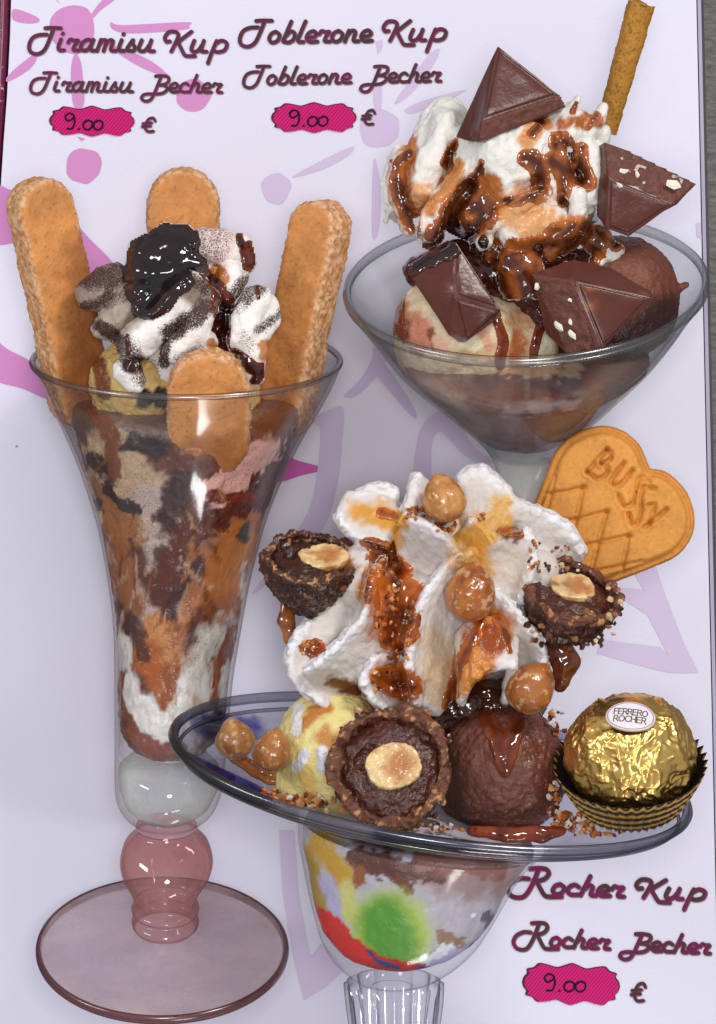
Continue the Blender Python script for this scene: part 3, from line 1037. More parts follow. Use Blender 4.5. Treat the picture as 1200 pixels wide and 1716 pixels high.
def drape(name, tree, strokes, thick, mat_, parent, thin, deep, step=2.6, seed=0, amp=.22, nf=14, fall=None, blur=1):
    """a sauce poured over a surface: it follows it, has its own rounded thickness and drips; colour by depth of sauce"""
    pts = [p for s in strokes for p in s['p']]
    rm = max(max([p[2] for p in s['p']]) if len(s['p'][0]) > 2 else s['r'] for s in strokes) * 1.4 + 6
    xs = np.arange(min(p[0] for p in pts) - rm, max(p[0] for p in pts) + rm, step)
    ys = np.arange(min(p[1] for p in pts) - rm, max(p[1] for p in pts) + rm, step)
    X, Y = np.meshgrid(xs, ys, indexing='ij')
    Mx = np.full(X.shape, -9.0)
    for s in strokes:
        pl = s['p']
        d = polydist(X, Y, smooth_line(pl, 5) if len(pl) > 2 else pl)
        if len(pl[0]) == 2:
            d = d / s['r']
        Mx = np.maximum(Mx, 1 - d)
    N = fbm(np.stack([X.ravel(), Y.ravel(), np.zeros(X.size)], 1), nf, 3, seed).reshape(X.shape)
    Mx = Mx + N * amp
    near = Mx > -.45
    Z = np.full(X.shape, -1e4)
    ii = np.nonzero(near)
    Z[ii] = hits(tree, X[ii], Y[ii])
    ok = near & (Z > -5000)
    if blur:
        for _ in range(blur):
            Zp = np.where(ok, Z, np.nan)
            acc = np.zeros(Z.shape)
            cn = np.zeros(Z.shape)
            for a in (-1, 0, 1):
                for b in (-1, 0, 1):
                    r = np.roll(np.roll(Zp, a, 0), b, 1)
                    g = ~np.isnan(r)
                    acc += np.where(g, r, 0)
                    cn += g
            av = acc / np.maximum(cn, 1)
            Z = np.where(ok, np.maximum(Z, av) if blur < 4 else av + .8, Z)
    mm = np.clip(Mx * 2.4, 0, 1)
    t = np.where(Mx > 0, thick * np.sqrt(1 - (1 - mm) ** 2) * (.7 + .3 * np.clip(Mx, 0, 1)), Mx * 22)
    H = Z + t + .6
    idn = np.full(X.shape, -1)
    idn[ok] = np.arange(ok.sum())
    V = np.stack([X[ok], Y[ok], H[ok]], 1)
    a, b, c, d = idn[:-1, :-1], idn[1:, :-1], idn[1:, 1:], idn[:-1, 1:]
    Q = np.stack([a, b, c, d], -1).reshape(-1, 4)
    Q = Q[(Q >= 0).all(1)]
    zq = V[Q][:, :, 2]
    Q = Q[(zq.max(1) - zq.min(1)) < 70]
    m = np.clip(Mx[ok] * .95 + .08 + .7 * fbm(V, 26, 3, seed + 5), 0, 1)[:, None]
    C = lin(thin) * (1 - m) + lin(deep) * m
    return mk(name, V, Q, mat_, parent, col=C, orient='up')

def zoomf(x0, y0, sc):
    return lambda pts: [(x0 + p[0] / sc, y0 + p[1] / sc) + tuple(v / sc for v in p[2:3]) + tuple(p[3:]) for p in pts]

def ridge(f, pts, r, depth, k=7, w=1.7):
    """a piped rib of cream: a narrow crest that widens towards the core"""
    f.cap([(x, y, z, r) for x, y, z in pts], k)
    f.cap([(x, y, z - depth * .45, r * w) for x, y, z in pts], k)
    f.cap([(x, y, z - depth, r * w * 1.5) for x, y, z in pts], k)

def folds(V, F, feat, amp, seed, squash=(1, .55, 1)):
    """crisp folds: sharp crests with rounded hollows between, as whipped cream pulls"""
    Q = V * np.array(squash)
    Q = Q + feat * .5 * np.stack([fbm(V, feat * 1.6, 2, seed + k) for k in (1, 2, 3)], 1)
    r = 1 - np.abs(vnoise(Q / feat, seed)) * 2.0
    r2 = 1 - np.abs(vnoise(Q / feat * 2.1, seed + 5)) * 2.0
    return V + normals(V, F) * (amp * (.75 * r + .35 * r2 - .35))[:, None]

def sdf_ladyfinger(L, wd, t, e=13):
    def f(X, Y, Z):
        yy = np.clip(Y, -(L / 2 - wd / 2), L / 2 - wd / 2)
        d2 = np.hypot(X, Y - yy) - wd / 2 + e
        dz = np.abs(Z) - t / 2 + e
        return np.hypot(np.maximum(d2, 0), np.maximum(dz, 0)) - e + np.minimum(np.maximum(d2, dz), 0)
    return f

# ================================================================ the tall sundae, left
tf = zoomf(60, 640, 2.4)
GC = 'ice cream filling'
fill = thing('ice_cream_filling', 'marbled brown and cream ice cream filling inside the tall glass', 'ice cream', (290, 1200, ZT))
FK = [(668, 313, 120, 14), (672, 313, 180, 14), (690, 312, 190, 14), (723, 310, 184, 15), (765, 308, 172, 15), (807, 306, 158, 16), (850, 304, 144, 16), (890, 303, 132, 17),
      (973, 300, 113, 18), (1057, 297, 100, 19), (1140, 291, 92, 20), (1200, 288, 88, 20), (1232, 286, 80, 21), (1252, 285, 60, 21), (1262, 284, 34, 21), (1264, 284, 4, 21)]
RR = interp_rings(FK, 2.6)
V, F = lathe([(q[1], q[0], ZT, max(q[2], 2), q[3]) for q in RR], 300)
st = []
def add(pts, c, r=None, **kw):
    st.append(dict(p=tf(pts), c=c, r=(r or 10) / 2.4, **kw))
add([(230, 160), (420, 170)], (120, 92, 86), 130, dust=.8, df=5)
add([(210, 70), (200, 260)], (96, 66, 56), 60)
add([(300, 300), (420, 420), (500, 540)], (196, 165, 132), 105, amp=.5)
add([(470, 470), (520, 560), (560, 620)], (184, 150, 132), 70, amp=.5, dust=.5)
add([(250, 470), (360, 600)], (156, 98, 52), 70, amp=.4)
add([(200, 380), (250, 560)], (205, 180, 150), 22, amp=.5)
add([(480, 470), (520, 640), (500, 800), (440, 910)], (198, 172, 162), 66, amp=.5)
add([(290, 420), (350, 480), (420, 520)], (44, 24, 20), 22, amp=.7, dust=.6)
add([(400, 250), (500, 270)], (42, 20, 17), 46, amp=.5)
add([(230, 310), (320, 380)], (50, 24, 18), 30, amp=.5)
add([(240, 480), (250, 500)], (40, 24, 20), 18, amp=.5)
add([(510, 670), (525, 730), (515, 770)], (78, 72, 70), 21, amp=.4)
add([(380, 640), (430, 790), (470, 790)], (90, 52, 34), 16, amp=.5)
add([(230, 80), (310, 220), (320, 370)], (124, 62, 26), 34, amp=.3, g=1)
add([(600, 420), (560, 560)], (58, 24, 20), 70, amp=.5)
add([(860, 480), (700, 560), (620, 700), (540, 830)], (92, 42, 28), 100, amp=.35, g=.8)
add([(1000, 300), (880, 480)], (84, 36, 28), 90, amp=.3, g=.8)
add([(730, 440), (850, 340), (930, 260)], (226, 172, 162), 62, amp=.6, dust=.5)
add([(720, 460), (860, 470)], (120, 44, 32), 22, amp=.6, dust=.8)
add([(780, 210), (1000, 150)], (118, 62, 26), 60, amp=.5, g=1)
add([(640, 240), (780, 230)], (168, 102, 58), 56, amp=.5, g=1)
add([(870, 660), (760, 760), (680, 900), (610, 1080)], (172, 102, 52), 128, amp=.18, nf=9, dust=.25)
add([(880, 660), (820, 800)], (186, 118, 64), 60, amp=.3)
add([(660, 740), (560, 860), (540, 930)], (70, 30, 22), 30, amp=.5)
add([(840, 590), (830, 610)], (62, 58, 54), 28, amp=.6)
add([(690, 660), (730, 640)], (150, 100, 70), 16, amp=.4)
add([(320, 700), (370, 900)], (150, 88, 48), 60, amp=.35)
add([(330, 930), (400, 1070)], (74, 34, 20), 52, amp=.4)
add([(690, 930), (640, 1050)], (104, 50, 28), 46, amp=.6)
add([(480, 960), (520, 1090), (470, 1060)], (196, 130, 74), 48, amp=.7, nf=6, dust=.6)
add([(440, 1100), (530, 1220), (520, 1310)], (168, 88, 34), 62, amp=.35, g=.8)
add([(420, 1030), (450, 1120)], (88, 42, 20), 24, amp=.5)
add([(760, 1040), (690, 1180), (600, 1330), (560, 1420)], (228, 224, 218), 96, amp=.35)
add([(560, 1150), (520, 1300)], (150, 74, 28), 34, amp=.5, g=.8)
add([(345, 1030), (370, 1200), (430, 1380)], (222, 216, 210), 32, amp=.3)
add([(440, 1330), (520, 1430)], (232, 228, 224), 60, amp=.4)
add([(800, 1000), (740, 1130), (715, 1290)], (150, 72, 28), 20, amp=.4, g=1)
add([(335, 1180), (350, 1290), (400, 1420)], (128, 64, 30), 20, amp=.5, g=1)
add([(850, 740), (830, 900)], (224, 208, 196), 14, amp=.6)
add([(780, 1150), (760, 1280)], (236, 232, 226), 26, amp=.4)
add([(440, 1450), (500, 1490), (560, 1480)], (138, 74, 64), 44, amp=.4, g=.8)
rs = np.random.RandomState(11)
pal = [((190, 150, 116), .1), ((52, 24, 18), .9), ((150, 86, 42), .6), ((206, 170, 146), .1), ((110, 56, 32), .8), ((178, 118, 66), .3), ((70, 34, 24), 1.0)]
for q_ in range(36):
    yy = rs.uniform(690, 1240)
    hw = np.interp(yy, [690, 807, 973, 1240], [180, 150, 108, 78])
    xx = np.interp(yy, [690, 1240], [312, 286]) + rs.uniform(-.95, .95) * hw
    an = rs.uniform(.9, 2.2) + (.5 if xx < 290 else -.3)
    ln_ = rs.uniform(12, 46)
    bend = rs.uniform(-12, 12)
    c_, g_ = pal[rs.randint(len(pal))]
    if yy > 1120:
        c_, g_ = pal[[0, 2, 3, 4, 5, 3][rs.randint(6)]]
    r_ = rs.uniform(2.0, 6.0)
    st.append(dict(p=[(xx - math.cos(an) * ln_, yy - math.sin(an) * ln_, r_ * .4), (xx + bend, yy, r_), (xx + math.cos(an) * ln_, yy + math.sin(an) * ln_, r_ * .3)], c=c_, soft=.6, amp=.8, nf=8, a=.62, g=g_, r=1))
for s_ in st[:-36]:
    s_['soft'] = max(s_.get('soft', .2), .28)
du = np.zeros(len(V))
for pts_, r_, d_ in (([(230, 150), (420, 180)], 130, .62), ([(300, 360), (500, 560)], 120, .55), ([(480, 640), (450, 900)], 70, .55), ([(860, 340), (760, 440)], 80, .5), ([(700, 760), (620, 1040)], 140, .45)):
    st.append(dict(p=tf(pts_), r=r_ / 2.4, c=(0, 0, 0), du=d_ * .62, soft=.6, amp=.6))
V = displace(V, F, (26, 3.4, 3), (9, 2.0, 5))
C, gl = paint(V, (98, 48, 32), st, seed=5, var=.26, vf=7, warp=9, du=du)
mk('ice_cream', V, F, M['filling'], fill, col=C, gl=gl, du=du)
# the scoop that peeps out under the cream
f = Field((120, 560, 130), (470, 720, 430), 4)
f.cap([(250, 650, 300, 96)], 8)
f.cap([(340, 660, 300, 96)], 8)
f.cap([(200, 640, 330, 50)], 8)
V, F = f.mesh()
V = displace(V, F, (14, 5, 2), (5, 1.6, 3))
C, gl = paint(V, (206, 172, 104), [dict(p=[(168, 610), (178, 660)], r=12, c=(120, 66, 28), amp=.5, g=.8), dict(p=[(250, 668), (300, 668)], r=16, c=(34, 22, 18), amp=.6)], seed=3, var=.25)
mk('vanilla_scoop', V, F, M['ice'], fill, col=C, gl=gl)

# ladyfingers
def ladyfinger(label, org, nrm, up, L, wd, t, shade=(), seed=1):
    ex, ey, ez = axes(nrm, up)
    f = Field((-wd / 2 - 8, -L / 2 - 8, -t / 2 - 8), (wd / 2 + 8, L / 2 + 8, t / 2 + 8), 3.0)
    f.func(sdf_ladyfinger(L, wd, t))
    V, F = f.mesh()
    N = normals(V, F)
    side = 1 - sstep(.55, .9, np.abs(N[:, 2]))
    bow = V.copy()
    bow[:, 2] += -6 * (V[:, 1] / (L / 2)) ** 2 + fbm(V, 60, 2, seed) * 2
    bow[:, 0] *= 1 + .04 * fbm(V * [0, 1, 0], 70, 2, seed + 3)
    V2 = displace(bow, F, (10, 1.9, seed, side), (5, 2.0, seed + 1, side), (5, .5, seed + 5), (34, 2.2, seed + 2))
    Wp = frame(V2, org, ex, ey, ez)
    C, gl = paint(V, (198, 130, 68), (), seed=seed, var=.30, vf=44)
    C *= (1 + .10 * fbm(V, 7, 3, seed + 60))[:, None]
    edge = np.exp(-((np.abs(N[:, 2]) - .72) / .2) ** 2)
    crust = np.clip(np.maximum(side, edge * .8) * (.5 + 1.2 * fbm(V, 5, 3, seed + 8)), 0, 1)[:, None]
    C = C * (1 - .75 * side[:, None]) + lin((184, 118, 60)) * (.75 * side[:, None])
    C = C * (1 - crust * .6) + lin((244, 212, 174)) * crust * .6
    pore = sstep(.36, .58, fbm(V, 3.4, 2, seed + 21))[:, None] * .4
    C = C * (1 - pore) + lin((120, 62, 24)) * pore
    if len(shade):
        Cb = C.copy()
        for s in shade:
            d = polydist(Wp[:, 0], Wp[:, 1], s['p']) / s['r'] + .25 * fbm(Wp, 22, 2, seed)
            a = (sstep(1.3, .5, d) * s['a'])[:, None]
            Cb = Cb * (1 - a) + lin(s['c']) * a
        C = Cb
    o = thing('ladyfinger_biscuit', label, 'biscuit', tuple(org), 'ladyfingers in the tall glass')
    mk('biscuit', Wp, F, M['biscuit'], o, col=np.clip(C, .001, .95))
    return o
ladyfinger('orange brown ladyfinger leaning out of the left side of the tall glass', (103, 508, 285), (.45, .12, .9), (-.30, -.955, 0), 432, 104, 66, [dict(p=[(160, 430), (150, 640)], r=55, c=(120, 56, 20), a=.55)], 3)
ladyfinger('ladyfinger standing upright behind the whipped cream with only its rounded top showing', (307, 390, 225), (0, .1, 1), (0, -1, 0), 216, 121, 60, [], 14)
ladyfinger('ladyfinger with pale sugared side leaning out of the right side of the tall glass', (505, 535, 285), (-.55, .05, .83), (.30, -.95, 0), 408, 92, 66, [], 25)
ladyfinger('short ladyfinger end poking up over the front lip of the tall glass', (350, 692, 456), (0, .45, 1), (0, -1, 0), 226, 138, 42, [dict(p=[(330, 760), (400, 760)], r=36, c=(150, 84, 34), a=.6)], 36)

# whipped cream mound with cocoa and chocolate sauce
cf = zoomf(120, 360, 3.158)
f = Field((100, 340, 190), (510, 690, 500), 3.2)
f.cap([(300, 540, 300, 92), (300, 600, 300, 100)], 10)
f.cap([(290, 440, 300, 66)], 10)
f.cap([(300, 500, 325, 74), (345, 450, 318, 56)], 10)
def lobes(pts, z, k=6):
    P = cf([(a, b, r) for a, b, r in pts])
    f.cap([(x, y, z, r) for x, y, r in P], k)
lobes([(500, 150, 110), (420, 230, 130), (380, 330, 110)], 345)
lobes([(580, 110, 70), (560, 250, 120)], 352)
lobes([(700, 160, 95), (800, 170, 105)], 360)
lobes([(890, 170, 85), (930, 250, 60)], 352)
lobes([(115, 420, 95), (210, 345, 95)], 350)
lobes([(205, 560, 80), (340, 430, 95)], 384)
lobes([(160, 600, 60), (240, 650, 50)], 362)
lobes([(640, 380, 80), (560, 470, 85), (440, 590, 92), (340, 680, 95)], 412)
lobes([(300, 830, 80), (330, 880, 62)], 410)
lobes([(720, 450, 72), (650, 620, 75), (560, 720, 72)], 424)
lobes([(850, 330, 85), (800, 420, 80)], 378)
lobes([(980, 450, 80), (920, 560, 85), (900, 660, 85)], 400)
lobes([(1050, 470, 55), (1060, 560, 52), (1010, 640, 45)], 392)
lobes([(960, 720, 75), (970, 860, 52)], 398)
lobes([(700, 680, 75), (680, 760, 60)], 412)
f.cap([(x, y, 440, 7) for x, y in [(p[0], p[1]) for p in cf([(600, 560), (500, 640), (430, 760)])]], 6, carve=True)
f.cap([(x, y, 436, 7) for x, y in [(p[0], p[1]) for p in cf([(790, 420), (760, 600), (800, 740)])]], 6, carve=True)
V, F = f.mesh()
V = folds(V, F, 36, 5.0, 9)
V = displace(V, F, (9, 1.6, 2))
tree = bvh(V, F)
st = []
def add(pts, c, r=10, **kw):
    st.append(dict(p=cf(pts), c=c, r=r / 3.158, **kw))
def dst(pts, r, d=1.0, **kw):
    kw.setdefault('soft', .5)
    kw.setdefault('amp', .4)
    st.append(dict(p=cf(pts), c=(0, 0, 0), r=r / 3.158 * .92, du=d * .9, **kw))
add([(80, 420), (200, 380)], (146, 124, 110), 110, soft=.35)
add([(200, 560), (350, 430)], (166, 148, 134), 120, soft=.35)
add([(160, 620), (230, 660)], (176, 158, 148), 70)
dst([(80, 340), (200, 310), (270, 290)], 80, .95)
dst([(60, 480), (140, 470), (200, 420)], 34, .9)
dst([(150, 590), (250, 650)], 40, 1)
dst([(200, 470), (380, 380)], 40, .6)
add([(640, 400), (690, 460)], (140, 118, 104), 66, soft=.4)
dst([(560, 340), (620, 330), (720, 390)], 44, .9)
dst([(530, 620), (640, 570), (710, 490)], 62, 1)
dst([(490, 780), (505, 680)], 36, 1)
dst([(270, 700), (340, 780), (390, 850)], 84, .85)
add([(310, 800), (360, 790)], (24, 16, 20), 44, amp=.4, g=.9)
add([(680, 190), (740, 150)], (234, 208, 202), 120, amp=.4)
dst([(660, 200), (740, 140)], 130, .62, soft=.7)
add([(760, 300), (800, 340)], (178, 106, 50), 44, amp=.4, g=.8)
dst([(850, 450), (970, 370)], 84, .85)
dst([(990, 610), (1100, 530)], 34, .8)
dst([(560, 760), (680, 710)], 26, .6)
dst([(430, 540), (560, 420)], 30, .5)
dst([(900, 640), (960, 700)], 40, .5)
add([(1030, 690), (1020, 740)], (196, 134, 84), 34, amp=.6)
add([(740, 680), (750, 700)], (190, 120, 70), 26, amp=.6)
add([(740, 470), (760, 520)], (200, 150, 110), 18, amp=.6)
du = np.zeros(len(V))
C, gl = paint(V, (238, 232, 227), st, seed=9, var=.04, du=du)
cream = thing('whipped_cream', 'white whipped cream mound dusted with cocoa between the ladyfingers', 'whipped cream', (300, 600, 390))
mk('cream', V, F, M['cream'], cream, col=C, gl=gl, du=du)
Ss = []
def sau(pts, r=10):
    Ss.append(dict(p=cf(pts), r=r / 3.158))
sau([(360, 200, 50), (450, 130, 90), (520, 110, 95), (600, 140, 60), (640, 160, 24)])
sau([(400, 280, 100), (480, 270, 130), (540, 250, 110)])
sau([(400, 380, 90), (470, 350, 100), (420, 460, 70), (370, 500, 40)])
sau([(560, 300, 70), (640, 260, 50), (720, 320, 22)])
drape('dark_chocolate_sauce', tree, Ss, 9, M['sauce'], cream, (40, 20, 18), (17, 11, 13), seed=3, amp=.12, blur=14)
Ss = []
sau([(890, 110, 22), (905, 180, 22), (930, 270, 26)])
sau([(940, 150, 20), (975, 250, 22), (980, 310, 16)])
sau([(660, 230, 18), (700, 300, 26), (770, 380, 40), (800, 480, 56), (800, 600, 44), (820, 720, 26), (850, 770, 14)])
sau([(860, 720, 18), (940, 790, 36), (1000, 840, 42), (960, 880, 20)])
sau([(520, 430, 16), (508, 500, 20)])
sau([(298, 640, 12), (300, 740, 12)])
sau([(980, 380, 16), (990, 440, 14)])
drape('brown_sauce_streaks', tree, Ss, 3.2, M['sauce'], cream, (104, 38, 22), (50, 18, 18), seed=8, amp=.34, blur=2)

# ================================================================ the cone glass sundae, top right
fill2 = thing('ice_cream_filling', 'chocolate and vanilla ice cream scoops filling the cone glass', 'ice cream', (880, 740, ZB))
FK = [(585, 881, 60, 25), (588, 881, 190, 25), (604, 881, 206, 25), (625, 881, 185, 25), (647, 880, 163, 25), (690, 880, 118, 25), (712, 880, 94, 25), (728, 880, 74, 25), (738, 880, 48, 25), (742, 880, 4, 25)]
RR = interp_rings(FK, 3)
V, F = lathe([(q[1], q[0], ZB, max(q[2], 2), q[3]) for q in RR], 260)
V = displace(V, F, (30, 3, 3), (8, 1.2, 5))
C, gl = paint(V, (106, 60, 50), [
    dict(p=[(690, 620), (740, 670), (790, 720)], r=26, c=(150, 118, 100), soft=.6, amp=.4),
    dict(p=[(800, 640), (960, 650)], r=9, c=(70, 48, 66), amp=.9, a=.8, soft=.5),
    dict(p=[(840, 620), (960, 622)], r=12, c=(196, 158, 122), amp=.9),
    dict(p=[(840, 690), (950, 680), (1000, 650)], r=9, c=(150, 118, 116), amp=.9, soft=.6),
    dict(p=[(860, 770), (900, 775)], r=34, c=(96, 58, 52), amp=.4, soft=.6),
    dict(p=[(1040, 600), (1000, 680)], r=26, c=(122, 86, 78), soft=.6)], seed=12, var=.3, vf=9, warp=10)
mk('ice_cream', V, F, M['filling'], fill2, col=C, gl=gl)
f = Field((900, 380, 190), (1170, 620, 480), 3.2)
f.cap([(1036, 500, 325, 104)], 8)
f.cap([(1000, 540, 330, 80)], 8)
f.cap([(1137, 482, 330, 9), (1149, 478, 334, 5)], 4)
V, F = f.mesh()
V = displace(V, F, (40, 4, 1), (10, 2.0, 2), (5, 1.2, 4))
C, gl = paint(V, (108, 56, 40), [dict(p=[(960, 580), (1060, 570), (1120, 520)], r=30, c=(52, 26, 24), soft=.6, g=.9), dict(p=[(1010, 520), (1060, 470)], r=30, c=(124, 66, 46), soft=.6)], seed=4, var=.18, vf=8)
mk('chocolate_scoop', V, F, M['ice'], fill2, col=C, gl=gl)
choc_tree = bvh(V, F)
f = Field((640, 440, 190), (945, 640, 480), 3.2)
f.cap([(762, 560, 325, 104), (790, 565, 325, 100)], 8)
f.cap([(880, 570, 330, 60)], 10)
V, F = f.mesh()
V = displace(V, F, (30, 4, 1), (10, 1.8, 2))
vt = zoomf(620, 400, 4)
st = [dict(p=vt(p), r=r / 4, c=c, amp=.5, soft=.4, g=g) for p, r, c, g in (
    ([(190, 420), (230, 600)], 60, (186, 130, 70), .3), ([(200, 600), (300, 640)], 80, (118, 52, 26), .9), ([(330, 560), (350, 700)], 70, (202, 128, 98), .2),
    ([(400, 640), (430, 740)], 30, (140, 70, 54), .4), ([(450, 700), (520, 760)], 40, (226, 178, 146), .2), ([(700, 740), (660, 700)], 60, (232, 222, 188), .1),
    ([(760, 640), (800, 760)], 40, (214, 160, 128), .3), ([(960, 540), (1040, 580)], 60, (222, 170, 126), .3), ([(1000, 680), (960, 800)], 50, (206, 120, 66), .8),
    ([(560, 790), (800, 790)], 30, (226, 186, 140), .3), ([(1150, 700), (1140, 780)], 50, (236, 228, 196), .2))]
C, gl = paint(V, (228, 204, 168), st, seed=6, var=.12, warp=9)
mk('vanilla_scoop', V, F, M['ice'], fill2, col=C, gl=gl)
van_tree = bvh(V, F)
Ss = [dict(p=vt(p)) for p in ([(850, 560, 30), (890, 700, 36), (870, 800, 38), (870, 860, 30)], [(1170, 520, 40), (1120, 650, 34), (1090, 790, 30), (1085, 850, 26)], [(240, 320, 20), (210, 420, 24), (200, 560, 30)])]
for s_ in Ss:
    drape('caramel_drip', van_tree, [s_], 4, M['sauce'], fill2, (150, 72, 26), (104, 36, 18), seed=2, amp=.2)

# dark sauce in the hollow between cream and scoops
f = Field((660, 400, 280), (1010, 580, 420), 3.2)
f.cap([(700, 455, 330, 26), (760, 450, 345, 44), (840, 470, 350, 50), (930, 460, 345, 44), (985, 440, 335, 26)], 8)
f.cap([(905, 520, 350, 36), (915, 560, 345, 24)], 8)
V, F = f.mesh()
V = displace(V, F, (22, 5, 1), (8, 1.5, 2))
C, gl = paint(V, (70, 30, 20), (), seed=5, var=.3, vf=14)
mk('sauce_bed', V, F, M['sauce'], fill2, col=C)

# whipped cream with caramel
f = Field((600, 120, 210), (1090, 500, 540), 3.2)
f.cap([(800, 330, 310, 72), (890, 330, 310, 96), (970, 320, 310, 56)], 10)
f.cap([(860, 430, 330, 70)], 10)
def cap(pts, k=6):
    f.cap(pts, k)
ridge(f, [(748, 205, 372), (724, 262, 384), (706, 320, 384)], 22, 50, 5, 1.25)
ridge(f, [(776, 232, 380), (800, 236, 390)], 24, 50, 5, 1.2)
ridge(f, [(676, 262, 352), (664, 305, 360), (674, 350, 362)], 13, 36, 5, 1.15)
cap([(652, 350, 340, 12), (646, 372, 345, 8)])
cap([(676, 372, 352, 13), (684, 384, 352, 10)])
ridge(f, [(778, 290, 424), (737, 335, 430), (720, 395, 418)], 11, 54, 4, 1.25)
cap([(722, 345, 428, 9), (705, 385, 424, 9)])
cap([(800, 270, 400, 36), (840, 262, 420, 48), (885, 250, 428, 48), (850, 300, 415, 46)], 10)
cap([(930, 205, 420, 24), (960, 225, 428, 24), (975, 205, 420, 18)])
cap([(942, 195, 420, 10), (956, 180, 426, 9), (966, 166, 424, 5)])
cap([(985, 225, 420, 12), (1000, 200, 424, 11), (1010, 182, 420, 6)])
cap([(1010, 225, 410, 11), (1012, 245, 410, 10)])
cap([(985, 260, 420, 26), (1000, 300, 420, 22), (990, 330, 420, 20)])
cap([(920, 260, 425, 30), (930, 300, 420, 34)])
ridge(f, [(935, 310, 436), (968, 330, 446), (970, 360, 442), (945, 400, 430), (920, 425, 416)], 13, 54, 4, 1.3)
ridge(f, [(912, 325, 458), (862, 352, 460), (820, 380, 450), (810, 408, 440)], 11, 62, 4, 1.3)
cap([(870, 380, 424, 40), (910, 370, 424, 40)], 10)
cap([(830, 330, 410, 30), (800, 360, 396, 30)], 8)
cap([(1000, 400, 400, 26), (1020, 425, 398, 18), (1035, 420, 400, 8)])
cap([(1005, 440, 396, 16), (1015, 455, 392, 12)])
cap([(870, 450, 410, 40), (880, 500, 400, 34)], 8)
f.cap([(802, 290, 440, 8), (780, 340, 440, 9), (765, 400, 420, 10)], 6, carve=True)
f.cap([(752, 250, 420, 8), (738, 300, 430, 9), (720, 350, 420, 8)], 5, carve=True)
f.cap([(845, 345, 468, 7), (812, 352, 452, 9), (782, 372, 440, 9)], 5, carve=True)
f.cap([(915, 250, 466, 6), (905, 290, 466, 7), (912, 325, 460, 7)], 5, carve=True)
f.cap([(724, 330, 420, 6), (706, 370, 410, 7), (700, 400, 400, 7)], 5, carve=True)
f.cap([(905, 345, 462, 6), (880, 360, 462, 6)], 4, carve=True)
V, F = f.mesh()
V = folds(V, F, 34, 7.0, 4)
V = displace(V, F, (9, 1.8, 2), (5, .8, 5))
tree2 = bvh(V, F)
CREAM2 = (V, F)
st = []
def add(pts, c, r, **kw):
    kw.setdefault('amp', .4)
    kw.setdefault('soft', .35)
    st.append(dict(p=pts, c=c, r=r, **kw))
add([(690, 240), (672, 300), (680, 370)], (186, 112, 56), 15, g=.6)
add([(700, 320), (690, 370)], (214, 160, 110), 18, g=.4)
add([(765, 285), (742, 330), (722, 345)], (196, 126, 66), 17, g=.6)
add([(780, 330), (800, 380)], (150, 80, 34), 24, g=.8)
add([(815, 315), (830, 350)], (176, 104, 46), 22, g=.7)
add([(905, 210), (880, 235)], (206, 140, 80), 16, g=.5)
add([(880, 360), (910, 400)], (214, 148, 82), 44, g=.8, a=.9)
add([(960, 385), (930, 410)], (196, 110, 46), 24, g=.8)
add([(940, 210), (970, 205), (1000, 205)], (170, 96, 48), 12, g=.6)
add([(640, 370), (690, 400)], (176, 172, 172), 22, a=.5)
C, gl = paint(V, (226, 223, 216), st, seed=19, var=.04, warp=8)
cream2 = thing('whipped_cream', 'whipped cream swirl with brown caramel sauce on the cone glass', 'whipped cream', (850, 420, 370))
mk('cream', V, F, M['cream'], cream2, col=C, gl=gl)
Ss = [dict(p=p) for p in (
    [(688, 256, 7), (668, 280, 13), (668, 320, 15), (684, 360, 15), (694, 388, 12)],
    [(764, 236, 5), (754, 258, 10), (744, 274, 8)],
    [(806, 275, 6), (792, 310, 14), (772, 345, 22), (752, 378, 26), (728, 396, 18)],
    [(790, 352, 12), (812, 350, 22), (800, 378, 20), (770, 384, 22)],
    [(845, 338, 8), (868, 340, 10), (892, 330, 7)],
    [(878, 268, 14), (895, 274, 18), (905, 300, 18), (902, 326, 14), (880, 336, 8)],
    [(926, 272, 18), (950, 286, 26), (978, 296, 20), (988, 312, 11)],
    [(943, 300, 13), (944, 325, 12), (943, 342, 9)],
    [(955, 255, 12), (938, 240, 16), (928, 248, 12)], [(975, 250, 11), (970, 290, 15)],
    [(1004, 346, 6), (988, 376, 9), (962, 402, 13), (935, 425, 13)],
    [(815, 446, 12), (860, 428, 20), (900, 420, 26), (940, 396, 22), (962, 380, 10)],
    [(845, 440, 30), (872, 450, 44), (884, 480, 40), (892, 520, 28), (906, 534, 13)],
    [(830, 460, 20), (852, 500, 20), (862, 534, 12)],
    [(1006, 392, 22), (990, 418, 28), (975, 444, 22)], [(1042, 392, 20), (1030, 410, 16)],
    [(985, 215, 6), (1000, 195, 7)], [(958, 190, 6), (965, 175, 4)], [(905, 208, 8), (890, 228, 9)])]
drape('caramel_sauce', tree2, Ss, 2.0, M['sauce'], cream2, (182, 100, 42), (78, 33, 17), seed=21, amp=.36, blur=3)

